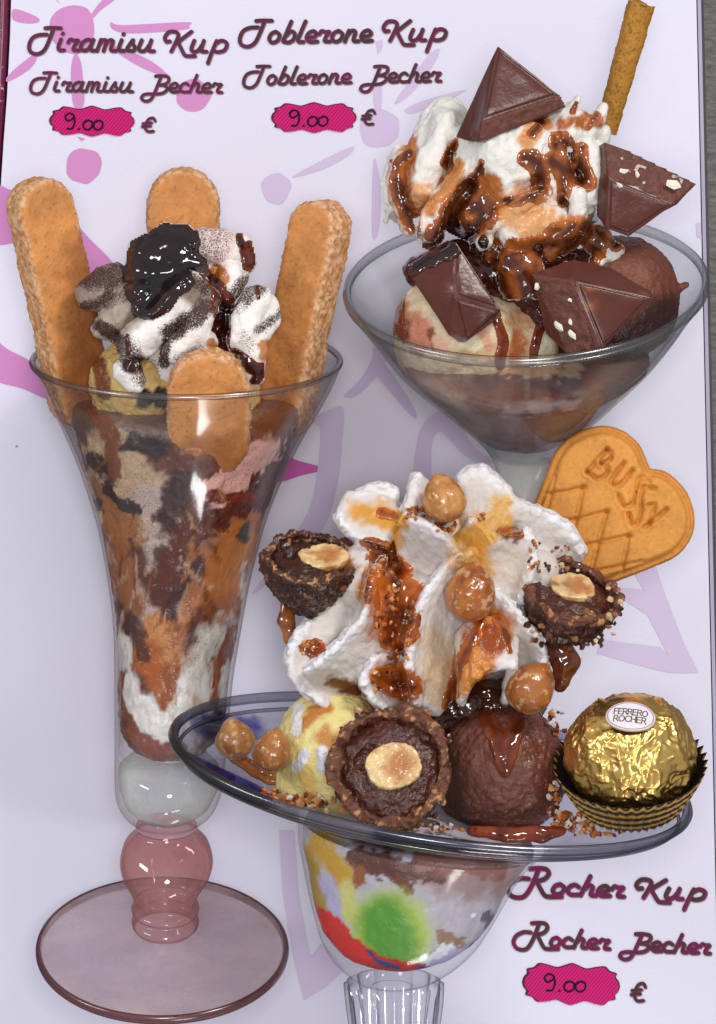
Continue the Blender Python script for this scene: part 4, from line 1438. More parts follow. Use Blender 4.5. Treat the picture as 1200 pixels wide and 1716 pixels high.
# pieces of chocolate
def piece(label, pts, faces, broken, bits=(), bevel=4, seed=1, marks=(), group='chocolate pieces on the cone glass', panels=()):
    cz = float(np.mean([p[2] for p in pts]))
    cx, cy = np.mean([p[0] for p in pts]), np.mean([p[1] for p in pts])
    o = thing('chocolate_piece', label, 'chocolate', (cx, cy, min(p[2] for p in pts)), group)
    bm = bmesh.new()
    vs = [bm.verts.new(p) for p in pts]
    fs = [bm.faces.new([vs[i] for i in fc]) for fc in faces]
    bmesh.ops.recalc_face_normals(bm, faces=bm.faces)
    if panels:      # moulded faces: a raised panel inside a border
        bmesh.ops.inset_individual(bm, faces=[fs[i] for i in panels], thickness=8.0, depth=0)
        bmesh.ops.inset_individual(bm, faces=[fs[i] for i in panels], thickness=2.5, depth=3.4)
    bmesh.ops.bevel(bm, geom=[e for e in bm.edges if len(e.link_faces) == 2 and e.calc_face_angle(0) > .2], offset=bevel * (.55 if panels else 1.3), segments=3, affect='EDGES', profile=.5, clamp_overlap=True)
    bmesh.ops.triangulate(bm, faces=[q for q in bm.faces if len(q.verts) > 4])
    for _ in range(3):
        ed = [e for e in bm.edges if e.calc_length() > 9]
        if not ed:
            break
        bmesh.ops.subdivide_edges(bm, edges=ed, cuts=1, use_grid_fill=True)
        bmesh.ops.triangulate(bm, faces=[q for q in bm.faces if len(q.verts) > 4])
    bm.verts.ensure_lookup_table()
    V = np.array([v.co[:] for v in bm.verts])
    Fl = [[v.index for v in q.verts] for q in bm.faces]
    bm.free()
    V = V + np.stack([fbm(V, 22, 2, seed) * 1.0, fbm(V, 22, 2, seed + 1) * 1.0, fbm(V, 16, 2, seed + 2) * .9], 1)
    C, gl = paint(V, (86, 43, 35), [dict(p=[m[:2]], r=m[2], c=m[3], amp=.4) for m in marks], seed=seed, var=.10, vf=12)
    sp = sstep(.5, .62, fbm(V, 5, 2, seed + 9))[:, None] * .3
    C = C * (1 - sp) + lin((140, 84, 60)) * sp
    LAST[0], LAST[1] = V, Fl
    mk('chocolate_block', V, Fl, M['choc'], o, col=C, gl=gl, sharp=38)
    for bi, poly in enumerate(broken):
        P = np.array([pts[i] for i in poly], float)
        V, F, nr = patch(P, 3.0, 2.6, 1.2, seed + bi)
        C, gl = paint(V, (98, 52, 40), (), seed=seed, var=.45, vf=5)
        mk('broken_face', V, F, M['crumb'], o, col=C, orient=None)
    for (x, y, z, r, a) in bits:
        V, F = chunk(r, seed + int(x), 1)
        V = V * [1, .62, .5]
        c, s_ = math.cos(a), math.sin(a)
        V = np.stack([V[:, 0] * c - V[:, 1] * s_ + x, V[:, 0] * s_ + V[:, 1] * c + y, V[:, 2] + z], 1)
        mk('nougat_bit', V, F, M['crumb'], o, col=np.tile(lin((232, 222, 206)), (len(V), 1)), smooth=False)
    return o

LAST = [None, None]
def patch(P, h, amp, off, seed):
    """a rough broken surface inside a flat polygon in space"""
    o = P[0]
    n = np.zeros(3)
    for i in range(len(P)):
        n += np.cross(P[i] - o, P[(i + 1) % len(P)] - o)
    n /= np.linalg.norm(n)
    if n[2] < 0:
        n = -n
    e1 = P[1] - o
    e1 -= n * e1.dot(n)
    e1 /= np.linalg.norm(e1)
    e2 = np.cross(n, e1)
    U = np.stack([(P - o) @ e1, (P - o) @ e2], 1)
    xs = np.arange(U[:, 0].min(), U[:, 0].max() + h, h)
    ys = np.arange(U[:, 1].min(), U[:, 1].max() + h, h)
    X, Y = np.meshgrid(xs, ys, indexing='ij')
    d = polydist(X, Y, [tuple(u) for u in U], True) * np.where(inpoly(X, Y, [tuple(u) for u in U]), 1, -1)
    ok = d > -h * .6
    pp = np.stack([X.ravel(), Y.ravel(), np.zeros(X.size)], 1)
    z = off + fbm(pp, 9, 3, seed).reshape(X.shape) * amp + fbm(pp, 26, 2, seed + 4).reshape(X.shape) * amp * .8
    z = np.where(d < 2, -1.5, z)
    idn = np.full(X.shape, -1)
    idn[ok] = np.arange(ok.sum())
    V = o + X[ok][:, None] * e1 + Y[ok][:, None] * e2 + z[ok][:, None] * n
    a, b, c, e = idn[:-1, :-1], idn[1:, :-1], idn[1:, 1:], idn[:-1, 1:]
    Q = np.stack([a, b, c, e], -1).reshape(-1, 4)
    Q = Q[(Q >= 0).all(1)]
    w0 = np.cross(V[Q[:, 1]] - V[Q[:, 0]], V[Q[:, 2]] - V[Q[:, 0]]).sum(0)
    # page space has y down: the handedness flips on the way to the world
    if w0.dot(n) > 0:
        Q = Q[:, ::-1]
    return V, Q, n

_ico = {}
def chunk(r, seed, sub=1):
    """a small irregular crumb"""
    if sub not in _ico:
        bm = bmesh.new()
        bmesh.ops.create_icosphere(bm, subdivisions=sub, radius=1)
        _ico[sub] = (np.array([v.co[:] for v in bm.verts]), np.array([[v.index for v in q.verts] for q in bm.faces]))
        bm.free()
    V, F = _ico[sub]
    rr = np.random.RandomState(seed)
    return V * (r * (1 + .38 * rr.uniform(-1, 1, (len(V), 1)))), F

# top triangle
piece('tall triangular chocolate piece standing on top of the whipped cream',
      [(833, 79, 470), (763, 231, 415), (786, 238, 440), (808, 204, 482), (937, 161, 474), (947, 181, 468), (803, 240, 470), (833, 84, 425), (940, 190, 420)],
      [(0, 3, 4), (0, 1, 2, 3), (3, 6, 5, 4), (2, 6, 3), (0, 4, 5, 8, 7), (0, 7, 1), (1, 7, 8, 6, 2), (8, 5, 6)], [(3, 6, 5, 4)],
      seed=11, panels=(0,), marks=[(870, 120, 3, (150, 90, 60)), (838, 172, 3, (170, 110, 70)), (868, 166, 3, (150, 96, 70))])
# right piece
piece('broken triangular chocolate piece with nougat jutting out to the right of the cream',
      [(1012, 240, 452), (1047, 252, 446), (1166, 309, 436), (1133, 342, 452), (1126, 344, 458), (1018, 298, 470), (1052, 398, 452), (1014, 384, 458), (999, 362, 430), (1001, 245, 425), (1150, 312, 405), (1050, 385, 405)],
      [(0, 1, 2, 3, 4, 5), (5, 4, 6, 7), (0, 5, 7, 8, 9), (0, 9, 10, 2, 1), (2, 10, 11, 6, 4, 3), (6, 11, 8, 7), (9, 8, 11, 10)], [(0, 1, 2, 4, 5)],
      [(1044, 288, 462, 9, .2), (1066, 294, 460, 7, 1.3), (1126, 311, 458, 15, .3), (1036, 312, 470, 6, .4)], bevel=3, seed=23, panels=(1,))
# left front
piece('dark chocolate piece with a ridged top leaning at the left front of the cone glass',
      [(764, 406, 470), (838, 520, 484), (826, 540, 470), (779, 574, 470), (752, 562, 478), (684, 458, 470), (757, 462, 488), (761, 500, 496), (690, 440, 440), (750, 402, 430), (842, 530, 430), (770, 574, 430), (700, 452, 430)],
      [(0, 1, 7, 6), (1, 2, 3, 7), (7, 3, 4), (6, 7, 4, 5), (0, 6, 5, 8), (0, 8, 9), (0, 9, 10, 1), (1, 10, 2), (2, 10, 11, 3), (3, 11, 4), (4, 11, 12, 5), (5, 12, 8), (8, 12, 9), (9, 12, 11, 10)], [],
      bevel=3.5, seed=37, panels=(0, 1), marks=[(735, 465, 3, (130, 84, 70)), (798, 496, 3, (140, 92, 76))])
VA, FA, off = [], [], 0
for vv, ff in ((CREAM2[0], [list(q) for q in CREAM2[1]]), (LAST[0], LAST[1])):
    VA.extend([tuple(q) for q in vv])
    FA.extend([[int(a) + off for a in q] for q in ff])
    off += len(vv)
both = BVHTree.FromPolygons(VA, FA)
# right front
piece('wide chocolate piece with a crumbly broken face at the right front of the cone glass',
      [(890, 460, 470), (960, 434, 462), (1022, 448, 462), (1092, 490, 468), (1089, 500, 476), (962, 471, 500), (1008, 586, 500), (998, 588, 500), (950, 596, 470), (915, 560, 440), (1070, 520, 430)],
      [(0, 1, 2, 3, 4, 5), (5, 4, 6), (0, 5, 6, 7, 8), (0, 8, 9), (4, 3, 10, 6), (0, 9, 10, 3, 2, 1), (6, 10, 9, 8, 7)], [(0, 5, 7, 8)],
      [(934, 548, 484, 10, .7), (957, 562, 488, 9, .9), (900, 482, 474, 8, 1.4), (956, 504, 494, 6, .3), (955, 540, 490, 6, 1.2)], bevel=3, seed=51, panels=(1,),
      marks=[(990, 485, 5, (150, 84, 50)), (1050, 503, 6, (140, 66, 44)), (985, 512, 4, (146, 90, 60)), (1000, 514, 4, (140, 84, 60))])
# melted chocolate over the top of the left front piece and the cream beside it
o = thing('melted_chocolate', 'dark glossy melted chocolate running along the top of the left front chocolate piece', 'chocolate sauce', (720, 430, 470))
drape('chocolate_run', both, [dict(p=[(680, 470, 7), (682, 455, 11), (700, 440, 15), (730, 424, 18), (756, 408, 22), (780, 396, 20), (800, 404, 16)]), dict(p=[(790, 420, 12), (806, 450, 12), (826, 480, 11), (850, 520, 9)])],
      3.5, M['sauce'], o, (62, 28, 22), (30, 15, 15), seed=44, amp=.22, blur=5)

# rolled wafer stick
o = thing('wafer_stick', 'porous golden brown rolled wafer stick standing behind the cream at top right', 'wafer', (1015, 215, 330))
A, B = np.array([1015., 222, 340]), np.array([1074., 8, 372])
ax = (B - A)
L = np.linalg.norm(ax)
ex, ey, ez = axes(ax / L, (0.2, 0, 1))
n1, n2 = 130, 90
V = []
for i in range(n1):
    t = i / (n1 - 1)
    for j in range(n2):
        a = 2 * math.pi * j / n2
        sp = ((a / (2 * math.pi) + t * 3.2) % 1.0)
        r = 17.5 + 5 * t + 1.6 * sp
        V.append((r * math.cos(a), r * math.sin(a), L * t + (2.5 * math.sin(a * 3) if i == n1 - 1 else 0)))
for rr_ in (15, 3):
    for j in range(n2):
        a = 2 * math.pi * j / n2
        V.append((rr_ * math.cos(a), rr_ * math.sin(a), L - (1 if rr_ == 15 else 30)))
V = np.array(V)
i, j = np.meshgrid(np.arange(n1 + 1), np.arange(n2), indexing='ij')
F = np.stack([i * n2 + j, i * n2 + (j + 1) % n2, (i + 1) * n2 + (j + 1) % n2, (i + 1) * n2 + j], -1).reshape(-1, 4)
Wv = frame(V, A, ex, ey, ez)
Wv = displace(Wv, F, (7, 1.0, 5), (3, .8, 6))
C, gl = paint(Wv, (172, 120, 44), (), seed=8, var=.16, vf=14)
pore = sstep(.22, .45, fbm(Wv, 3.2, 2, 77))[:, None] * .6
C = C * (1 - pore) + lin((98, 58, 14)) * pore
mk('wafer_roll', Wv, F, M['biscuit'], o, col=C)
# ================================================================ the wide dish sundae, in front
fill3 = thing('ice_cream_filling', 'white ice cream with coloured glass spots showing through the wide dish bowl', 'ice cream', (680, 1600, ZR))
FK = [(1378, 708, 30, 14, 9), (1384, 707, 120, 14, 9), (1392, 706, 188, 14, 9), (1425, 694, 189, 14, 7), (1465, 686, 172, 14, 5), (1508, 680, 157, 14, 4), (1545, 675, 141, 14, 3), (1575, 669, 120, 14, 3), (1598, 664, 92, 14, 2), (1612, 661, 58, 14, 2), (1618, 660, 20, 14, 1), (1619, 660, 3, 14, 1)]
RR = interp_rings(FK, 2.4)
V, F = lathe([(q[1], q[0], ZR, max(q[2], 2), q[3], q[4]) for q in RR], 320, None, ZSQ)
V = displace(V, F, (30, 2.0, 3), (9, .8, 5))
bf = zoomf(460, 1380, 2.727)
st = []
def add(pts, c, r, **kw):
    kw.setdefault('amp', .25)
    st.append(dict(p=bf(pts), c=c, r=r / 2.727, **kw))
add([(760, 240), (1050, 230)], (168, 138, 138), 90, amp=.5, soft=.5)
add([(380, 140), (520, 190), (620, 210), (740, 200)], (96, 48, 40), 52, amp=.7, nf=11)
add([(700, 160), (1000, 180)], (138, 92, 84), 66, amp=.5)
add([(560, 240), (610, 290)], (112, 56, 40), 26, amp=.6)
add([(390, 200), (380, 260)], (146, 84, 48), 30, amp=.5)
add([(200, 90), (270, 180), (300, 230)], (196, 150, 40), 58, soft=.3)
add([(130, 150), (180, 260), (200, 390)], (172, 142, 52), 52, soft=.3)
add([(240, 260), (290, 380), (330, 450)], (178, 172, 204), 36, soft=.5)
add([(330, 290), (350, 420)], (204, 196, 120), 36, soft=.5)
add([(520, 470), (540, 520)], (176, 196, 78), 172, soft=.35, amp=.12)
add([(500, 450), (540, 540)], (86, 150, 40), 118, soft=.4, amp=.12)
add([(170, 410), (260, 500), (360, 580), (470, 640), (560, 672), (690, 690)], (196, 34, 30), 50, amp=.08, soft=.12)
add([(240, 440), (330, 530), (400, 600)], (206, 40, 32), 44, amp=.1, soft=.12)
add([(430, 590), (500, 632), (560, 655)], (48, 64, 120), 13, amp=.5)
add([(680, 690), (800, 660), (960, 560)], (44, 38, 150), 42, amp=.12, soft=.2)
add([(700, 620), (820, 540)], (232, 232, 240), 26, amp=.6, nf=8)
add([(740, 640), (860, 590)], (190, 178, 220), 28, amp=.4)
add([(760, 500), (850, 540)], (150, 120, 96), 26, amp=.9, nf=7)
add([(980, 420), (1000, 500)], (110, 100, 120), 26, amp=.9, nf=5, dust=1.2)
add([(910, 410), (915, 412)], (240, 240, 246), 10)
C, gl = paint(V, (188, 180, 192), st, seed=15, var=.12, warp=6)
mk('ice_cream', V, F, M['filling'], fill3, col=C, gl=gl)

# scoops
f = Field((440, 1130, 250), (740, 1420, 640), 3.2)
f.cap([(572, 1260, 475, 112)], 10)
f.cap([(505, 1310, 490, 42), (640, 1340, 480, 50)], 12)
f.cap([(512, 1195, 500, 20), (502, 1220, 500, 16)], 10)
f.cap([(497, 1285, 520, 8), (512, 1262, 540, 7)], 6)
f.cap([(540, 1258, 580, 9), (542, 1285, 580, 6)], 6)
V, F = f.mesh()
V = displace(V, F, (34, 3.5, 1), (10, 1.6, 2), (5, .9, 4))
C, gl = paint(V, (229, 212, 140), [dict(p=[(500, 1220), (520, 1200), (545, 1185)], r=12, c=(186, 118, 50), amp=.6, soft=.5, g=.9), dict(p=[(548, 1235), (560, 1250)], r=17, c=(196, 132, 52), amp=.6, soft=.6, g=.9),
                                    dict(p=[(510, 1290), (520, 1320)], r=14, c=(226, 190, 110), amp=.6), dict(p=[(497, 1285), (512, 1262)], r=9, c=(228, 226, 232)), dict(p=[(540, 1258), (542, 1285)], r=10, c=(224, 222, 230)),
                                    dict(p=[(500, 1185), (496, 1225)], r=9, c=(226, 224, 218)), dict(p=[(640, 1190), (700, 1200)], r=34, c=(120, 66, 30), soft=.5)], seed=16, var=.1)
mk('vanilla_scoop', V, F, M['ice'], fill3, col=C, gl=gl)
f = Field((700, 1150, 250), (990, 1430, 650), 3.0)
f.cap([(843, 1288, 476, 110)], 10)
f.cap([(800, 1320, 480, 66), (880, 1330, 480, 58)], 14)
V, F = f.mesh()
rg = sstep(-.6, .4, fbm(V, 50, 2, 9))
rg = rg * (1 + 1.2 * sstep(1330, 1385, V[:, 1]))
V = displace(V, F, (30, 5, 1), (9, 3.6, 2, rg), (4, 2.0, 4, rg))
stc = [dict(p=[(880, 1215), (905, 1300), (900, 1380)], r=20, c=(104, 56, 44), soft=.5, g=.9), dict(p=[(800, 1390), (940, 1400)], r=16, c=(90, 38, 22), g=1, amp=.4), dict(p=[(740, 1230), (770, 1380)], r=20, c=(66, 32, 26), soft=.7)]
C, gl = paint(V, (108, 62, 49), stc, seed=17, var=.22, vf=6)
mk('chocolate_scoop', V, F, M['ice'], fill3, col=C, gl=gl)
sct = bvh(V, F)
drape('caramel_run', sct, [dict(p=[(815, 1195, 14), (835, 1240, 17), (842, 1275, 15), (846, 1292, 9)]), dict(p=[(880, 1190, 18), (860, 1230, 16), (848, 1280, 12)])], 5, M['sauce'], fill3, (132, 62, 34), (92, 34, 18), seed=4, amp=.2)

# dark sauce in the hollow between cream and scoops
f = Field((560, 1120, 380), (930, 1260, 560), 3.2)
f.cap([(610, 1180, 450, 34), (690, 1190, 460, 44), (770, 1185, 470, 46), (850, 1180, 460, 40), (890, 1185, 450, 26)], 8)
V, F = f.mesh()
V = displace(V, F, (22, 5, 1), (8, 1.5, 2))
C, gl = paint(V, (64, 30, 20), (), seed=5, var=.3, vf=14)
mk('sauce_bed', V, F, M['sauce'], fill3, col=C)

# piped cream
f = Field((450, 770, 270), (1000, 1220, 700), 3.2)
f.cap([(700, 1000, 420, 98), (710, 1090, 420, 118)], 14)
f.cap([(730, 900, 440, 86)], 16)
f.cap([(640, 880, 440, 46)], 10)
f.cap([(600, 1090, 440, 84), (820, 1070, 440, 70)], 12)
CRESTS = []
def leaf(crest, foot, r0=7, r1=16, n=7, bulge=0):
    n = n * 2
    r0 = r0 * .72
    """a pulled petal of cream: a sheet that rises from its foot to a thin ragged crest"""
    A = smooth_line(crest, 4)
    B = smooth_line(foot, 4)
    B = np.stack([np.interp(np.linspace(0, 1, len(A)), np.linspace(0, 1, len(B)), B[:, q]) for q in range(3)], 1)
    for t in np.linspace(0, 1, n):
        P = A * (1 - t) + B * t
        P[:, 2] += bulge * math.sin(math.pi * t) - r0 * .0
        r = r0 + (r1 - r0) * t
        w_ = np.clip(1 + .55 * fbm(P, 16, 2, 7), .5, 1.6) if t < .12 else np.ones(len(P))
        f.cap([(x, y, z - r, r * q) for (x, y, z), q in zip(P[::2], w_[::2])], 5)
    f.cap([(x, y, z - 22, r0 * 1.3) for x, y, z in A[::2]], 4)
    f.cap([(x, y, z - 46, r0 * 1.7) for x, y, z in A[::2]], 4)
    CRESTS.append([tuple(q[:2]) for q in A[::2]])
leaf([(566, 866, 512), (588, 893, 528), (618, 908, 540), (646, 912, 546)], [(590, 836, 496), (622, 834, 496), (652, 850, 504), (664, 874, 520)], 7, 14, bulge=-8)
leaf([(604, 826, 484), (636, 816, 486), (660, 824, 488)], [(600, 850, 480), (630, 850, 480), (655, 850, 484)], 9, 14)
leaf([(697, 800, 508), (687, 835, 540), (672, 876, 560)], [(708, 815, 500), (716, 850, 514), (704, 882, 546)], 7, 12)
leaf([(686, 868, 580), (722, 885, 594), (758, 914, 600), (778, 952, 598)], [(678, 905, 546), (688, 948, 540), (704, 984, 538), (726, 988, 545)], 7, 16, 9, bulge=-6)
leaf([(774, 800, 512), (808, 788, 516), (846, 822, 512)], [(786, 868, 524), (826, 880, 524), (862, 862, 516)], 9, 16)
leaf([(790, 872, 566), (835, 904, 580), (882, 892, 580), (892, 940, 574), (872, 1006, 566)], [(764, 920, 536), (784, 950, 542), (812, 974, 546), (834, 990, 546), (842, 1004, 546)], 7, 16, 9, bulge=-8)
leaf([(848, 838, 510), (900, 857, 510), (950, 884, 498), (974, 922, 486)], [(850, 890, 494), (892, 914, 492), (930, 934, 476), (950, 946, 466)], 8, 16)
leaf([(786, 926, 600), (755, 940, 622), (728, 974, 634), (704, 1010, 640), (688, 1060, 644), (684, 1110, 636), (692, 1172, 614)], [(792, 972, 566), (778, 1010, 562), (764, 1050, 556), (754, 1090, 550), (748, 1130, 546), (744, 1160, 544), (726, 1182, 552)], 8, 16, 9, bulge=-8)
leaf([(640, 938, 588), (620, 985, 604), (612, 1025, 614), (585, 1062, 616), (550, 1095, 612), (514, 1121, 600)], [(668, 1010, 552), (662, 1060, 556), (642, 1094, 556), (604, 1120, 556), (570, 1140, 550), (544, 1150, 546)], 8, 16, 8, bulge=-6)
leaf([(514, 1045, 540), (493, 1080, 556), (485, 1108, 562), (503, 1148, 562), (537, 1175, 556), (560, 1187, 548)], [(552, 1062, 542), (532, 1088, 540), (528, 1112, 540), (548, 1134, 536), (572, 1150, 530), (590, 1164, 526)], 8, 16, bulge=-6)
leaf([(826, 985, 582), (852, 1012, 592), (876, 1042, 590), (898, 1066, 582), (910, 1110, 568)], [(802, 1030, 550), (818, 1070, 550), (842, 1090, 546), (862, 1110, 540), (882, 1132, 536)], 7, 16, bulge=-4)
leaf([(772, 1172, 586), (794, 1132, 622), (830, 1110, 630), (858, 1116, 620)], [(776, 1066, 596), (802, 1046, 606), (830, 1050, 604), (852, 1072, 596)], 7, 14, 8, bulge=8)
leaf([(664, 1096, 584), (626, 1106, 598), (608, 1132, 602), (616, 1162, 596), (644, 1184, 584)], [(680, 1120, 560), (660, 1130, 552), (648, 1140, 550), (654, 1155, 550), (668, 1166, 552)], 7, 14)
f.cap([(858, 1116, 596, 9), (852, 1150, 580, 11), (842, 1178, 566, 7)], 5)
f.cap([(545, 1005, 486, 40), (560, 1050, 496, 38)], 10)
f.cap([(612, 940, 500, 34), (592, 985, 500, 38)], 10)
f.cap([(902, 955, 500, 34), (880, 1010, 505, 34)], 10)
f.cap([(760, 1090, 520, 34), (800, 1000, 520, 40), (640, 1000, 520, 36), (590, 1130, 510, 32)], 10)
for p in ([(812, 1150, 612, 17), (822, 1180, 600, 20)], [(650, 930, 566, 10), (668, 980, 580, 12), (678, 1040, 596, 12), (670, 1090, 590, 10)], [(600, 925, 560, 9), (578, 965, 570, 12)]):
    f.cap(p, 5, carve=True)
V, F = f.mesh()
cd = np.full(len(V), 99.0)
for c_ in CRESTS:
    cd = np.minimum(cd, polydist(V[:, 0], V[:, 1], c_))
rag = sstep(15, 3, cd) * np.clip(.8 + .9 * fbm(V, 24, 2, 33), .15, 1.4)
V = folds(V, F, 40, 2.4, 14)
V = displace(V, F, (20, 2.0, 1), (8, 1.1, 2), (11, 5.5, 12, rag), (5, 3.2, 5, rag))
tree3 = bvh(V, F)
st = []
def add(pts, c, r, **kw):
    kw.setdefault('amp', .45)
    kw.setdefault('soft', .4)
    st.append(dict(p=pts, c=c, r=r, **kw))
add([(600, 858), (640, 862), (655, 870)], (212, 152, 60), 20, g=.6)
add([(668, 870), (664, 910)], (206, 146, 50), 13, g=.6)
add([(800, 900), (780, 925), (800, 950)], (214, 158, 74), 34, g=.5)
add([(838, 850), (840, 870)], (218, 170, 90), 22, g=.5)
add([(845, 895), (862, 895)], (108, 42, 26), 11, g=1)
add([(650, 985), (660, 1050)], (168, 84, 30), 40, g=.9)
add([(620, 960), (612, 1000)], (204, 132, 60), 12, g=.9)
add([(820, 1050), (800, 1100), (780, 1130)], (206, 132, 56), 36, g=.8)
add([(800, 1060), (830, 1070)], (150, 70, 28), 26, g=1)
add([(650, 1130), (680, 1150)], (150, 72, 26), 26, g=1)
add([(700, 905), (745, 930)], (186, 174, 172), 30, a=.5)  # grey painted in for the shaded face of the upper flap
add([(730, 1080), (745, 1150)], (206, 178, 140), 30, a=.7)
add([(690, 990), (668, 1040), (662, 1100)], (132, 66, 26), 13, g=1)
add([(585, 945), (560, 985)], (150, 84, 36), 14, g=1)
add([(600, 1160), (560, 1140)], (120, 62, 30), 12, g=.8)
add([(820, 1165), (830, 1190)], (60, 30, 24), 20, g=.6)
add([(840, 930), (860, 960)], (206, 190, 172), 26, a=.6)
add([(730, 1130), (740, 1160)], (206, 176, 140), 26, a=.6)
rg_ = rag[:, None]
C, gl = paint(V, lin((214, 205, 199)) * (1 - np.clip(rg_, 0, 1)) + lin((228, 226, 229)) * np.clip(rg_, 0, 1), st, seed=29, var=.05, warp=7)  # petal faces toned below the crests: shade painted in with a caramel tint
cream3 = thing('whipped_cream', 'tall piped whipped cream rosette with caramel and nuts on the wide dish', 'whipped cream', (700, 1170, 440))
mk('cream', V, F, M['cream'], cream3, col=C, gl=gl)
Ss = [dict(p=p) for p in (
    [(620, 910, 12), (640, 930, 22), (665, 970, 28), (672, 1020, 30), (680, 1060, 22)], [(655, 1040, 22), (650, 1070, 16)], [(618, 960, 10), (615, 1000, 9)],
    [(806, 1035, 8), (795, 1060, 10), (770, 1110, 10), (755, 1160, 11), (748, 1180, 10)], [(835, 1040, 12), (845, 1060, 8), (852, 1090, 5)],
    [(630, 1130, 12), (660, 1140, 24), (690, 1150, 16)], [(520, 1085, 14), (535, 1080, 12)], [(840, 888, 6), (868, 896, 8)], [(640, 860, 10), (655, 862, 9)])]
drape('caramel_sauce', tree3, Ss, 2.6, M['sauce'], cream3, (190, 98, 32), (104, 42, 16), seed=31, amp=.4, blur=3)

# sauce hanging free of the cream on either side
def sauceblob(label, chain, c1, c2, at, seed):
    xs = [p[0] for p in chain]
    ys = [p[1] for p in chain]
    zs = [p[2] for p in chain]
    f = Field((min(xs) - 40, min(ys) - 40, min(zs) - 40), (max(xs) + 40, max(ys) + 40, max(zs) + 40), 2.6)
    f.cap(chain, 6, zs=.7)
    V, F = f.mesh()
    V = displace(V, F, (16, 2, seed))
    n = np.clip(.5 + .8 * fbm(V, 20, 3, seed), 0, 1)[:, None]
    o = thing('caramel_drip', label, 'sauce', at, 'caramel drips beside the cream')
    mk('drip', V, F, M['sauce'], o, col=lin(c1) * n + lin(c2) * (1 - n))
sauceblob('amber caramel drip hanging below the left praline half', [(482, 1010, 470, 10), (480, 1040, 474, 14), (488, 1070, 476, 12), (500, 1085, 476, 7)], (186, 110, 44), (112, 50, 22), (485, 1080, 460), 3)
sauceblob('reddish caramel drip hanging below the right praline half', [(935, 1090, 500, 26), (948, 1110, 500, 24), (940, 1140, 500, 15), (938, 1152, 500, 9)], (150, 78, 44), (104, 40, 22), (940, 1150, 480), 5)
sauceblob('dark caramel drip at the lower left edge of the cream', [(512, 1160, 500, 8), (528, 1180, 504, 9), (548, 1188, 506, 6)], (130, 56, 24), (96, 36, 18), (528, 1188, 490), 7)

# hazelnuts
def hazelnut(label, c, r, up, col, col2, seed, tipr=.04):
    up = np.array(up, float)
    ex, ey, ez = axes(np.cross(up, (0.3, .2, 1.0)) if abs(up[2]) > .9 else (up[1], -up[0], .6), up)
    ex, ey, ez = axes((0, 0, 1) if abs(up[2]) < .5 else (1, 0, 0), up)
    R0, R1_ = r
    f = Field((-R0 * 1.5, -R1_ * 1.5, -R0 * 1.5), (R0 * 1.5, R1_ * 1.6, R0 * 1.5), 2.4)
    def sd(X, Y, Z):
        yy = Y / R1_
        wv = R0 * (1 - .16 * yy - .10 * yy * yy)
        rr = np.sqrt((X / wv) ** 2 + (Z / wv) ** 2 + yy ** 2)
        tip = np.sqrt(X ** 2 + Z ** 2 + ((Y - R1_ * .93)) ** 2) - R0 * tipr
        a = (rr - 1) * min(R0, R1_)
        h = np.clip(.5 + .5 * (tip - a) / 8, 0, 1)
        return tip * (1 - h) + a * h - 8 * h * (1 - h)
    f.func(sd)
    V, F = f.mesh()
    rad = np.arctan2(V[:, 2], V[:, 0])
    V = displace(V, F, (22, 2.2, seed), (7, .7, seed + 1))
    V[:, [0, 2]] *= (1 + .02 * np.cos(rad * 5 + seed))[:, None]
    n = np.clip(.45 + .75 * fbm(V * [1, .45, 1], 15, 3, seed + 4), 0, 1)[:, None]
    C = lin(col) * (1 - n) + lin(col2) * n
    sk = sstep(.3, .45, fbm(V, 11, 3, seed + 8))[:, None] * .55
    C = C * (1 - sk) + lin((214, 178, 130)) * sk
    Wp = frame(V, c, ex, ey, ez)
    o = thing('hazelnut', label, 'hazelnut', (c[0], c[1] + R1_, c[2] - R0), 'hazelnuts on the wide dish sundae')
    mk('nut', Wp, F, M['nut'], o, col=C)
    return Wp, F
hazelnut('pale roasted hazelnut on the very top of the cream rosette', (744, 834, 560), (37, 41), (-.35, -.9, .25), (168, 100, 40), (204, 146, 84), 3, .12)
wp, fp = hazelnut('large caramel coated hazelnut in the middle of the cream rosette', (789, 992, 626), (43, 50), (.15, -1, .1), (136, 68, 20), (188, 112, 46), 9)
wp, fp = hazelnut('caramel coated hazelnut at the lower right edge of the cream', (890, 1152, 590), (41, 45), (.55, -.8, .2), (132, 70, 24), (178, 108, 50), 15)
hazelnut('hazelnut lying on the dish brim at far left', (394, 1238, 500), (33, 35), (-.2, -.95, .3), (138, 84, 36), (186, 136, 82), 21)
hazelnut('hazelnut on the dish brim touching the vanilla scoop', (457, 1258, 556), (32, 38), (.2, -.95, .3), (142, 82, 34), (176, 116, 58), 27)
sauceblob('caramel puddle under the two hazelnuts on the left brim', [(395, 1268, 480, 12), (425, 1288, 484, 12), (455, 1298, 488, 17), (480, 1302, 490, 14), (495, 1290, 492, 8)], (168, 98, 40), (124, 62, 26), (450, 1300, 470), 11)

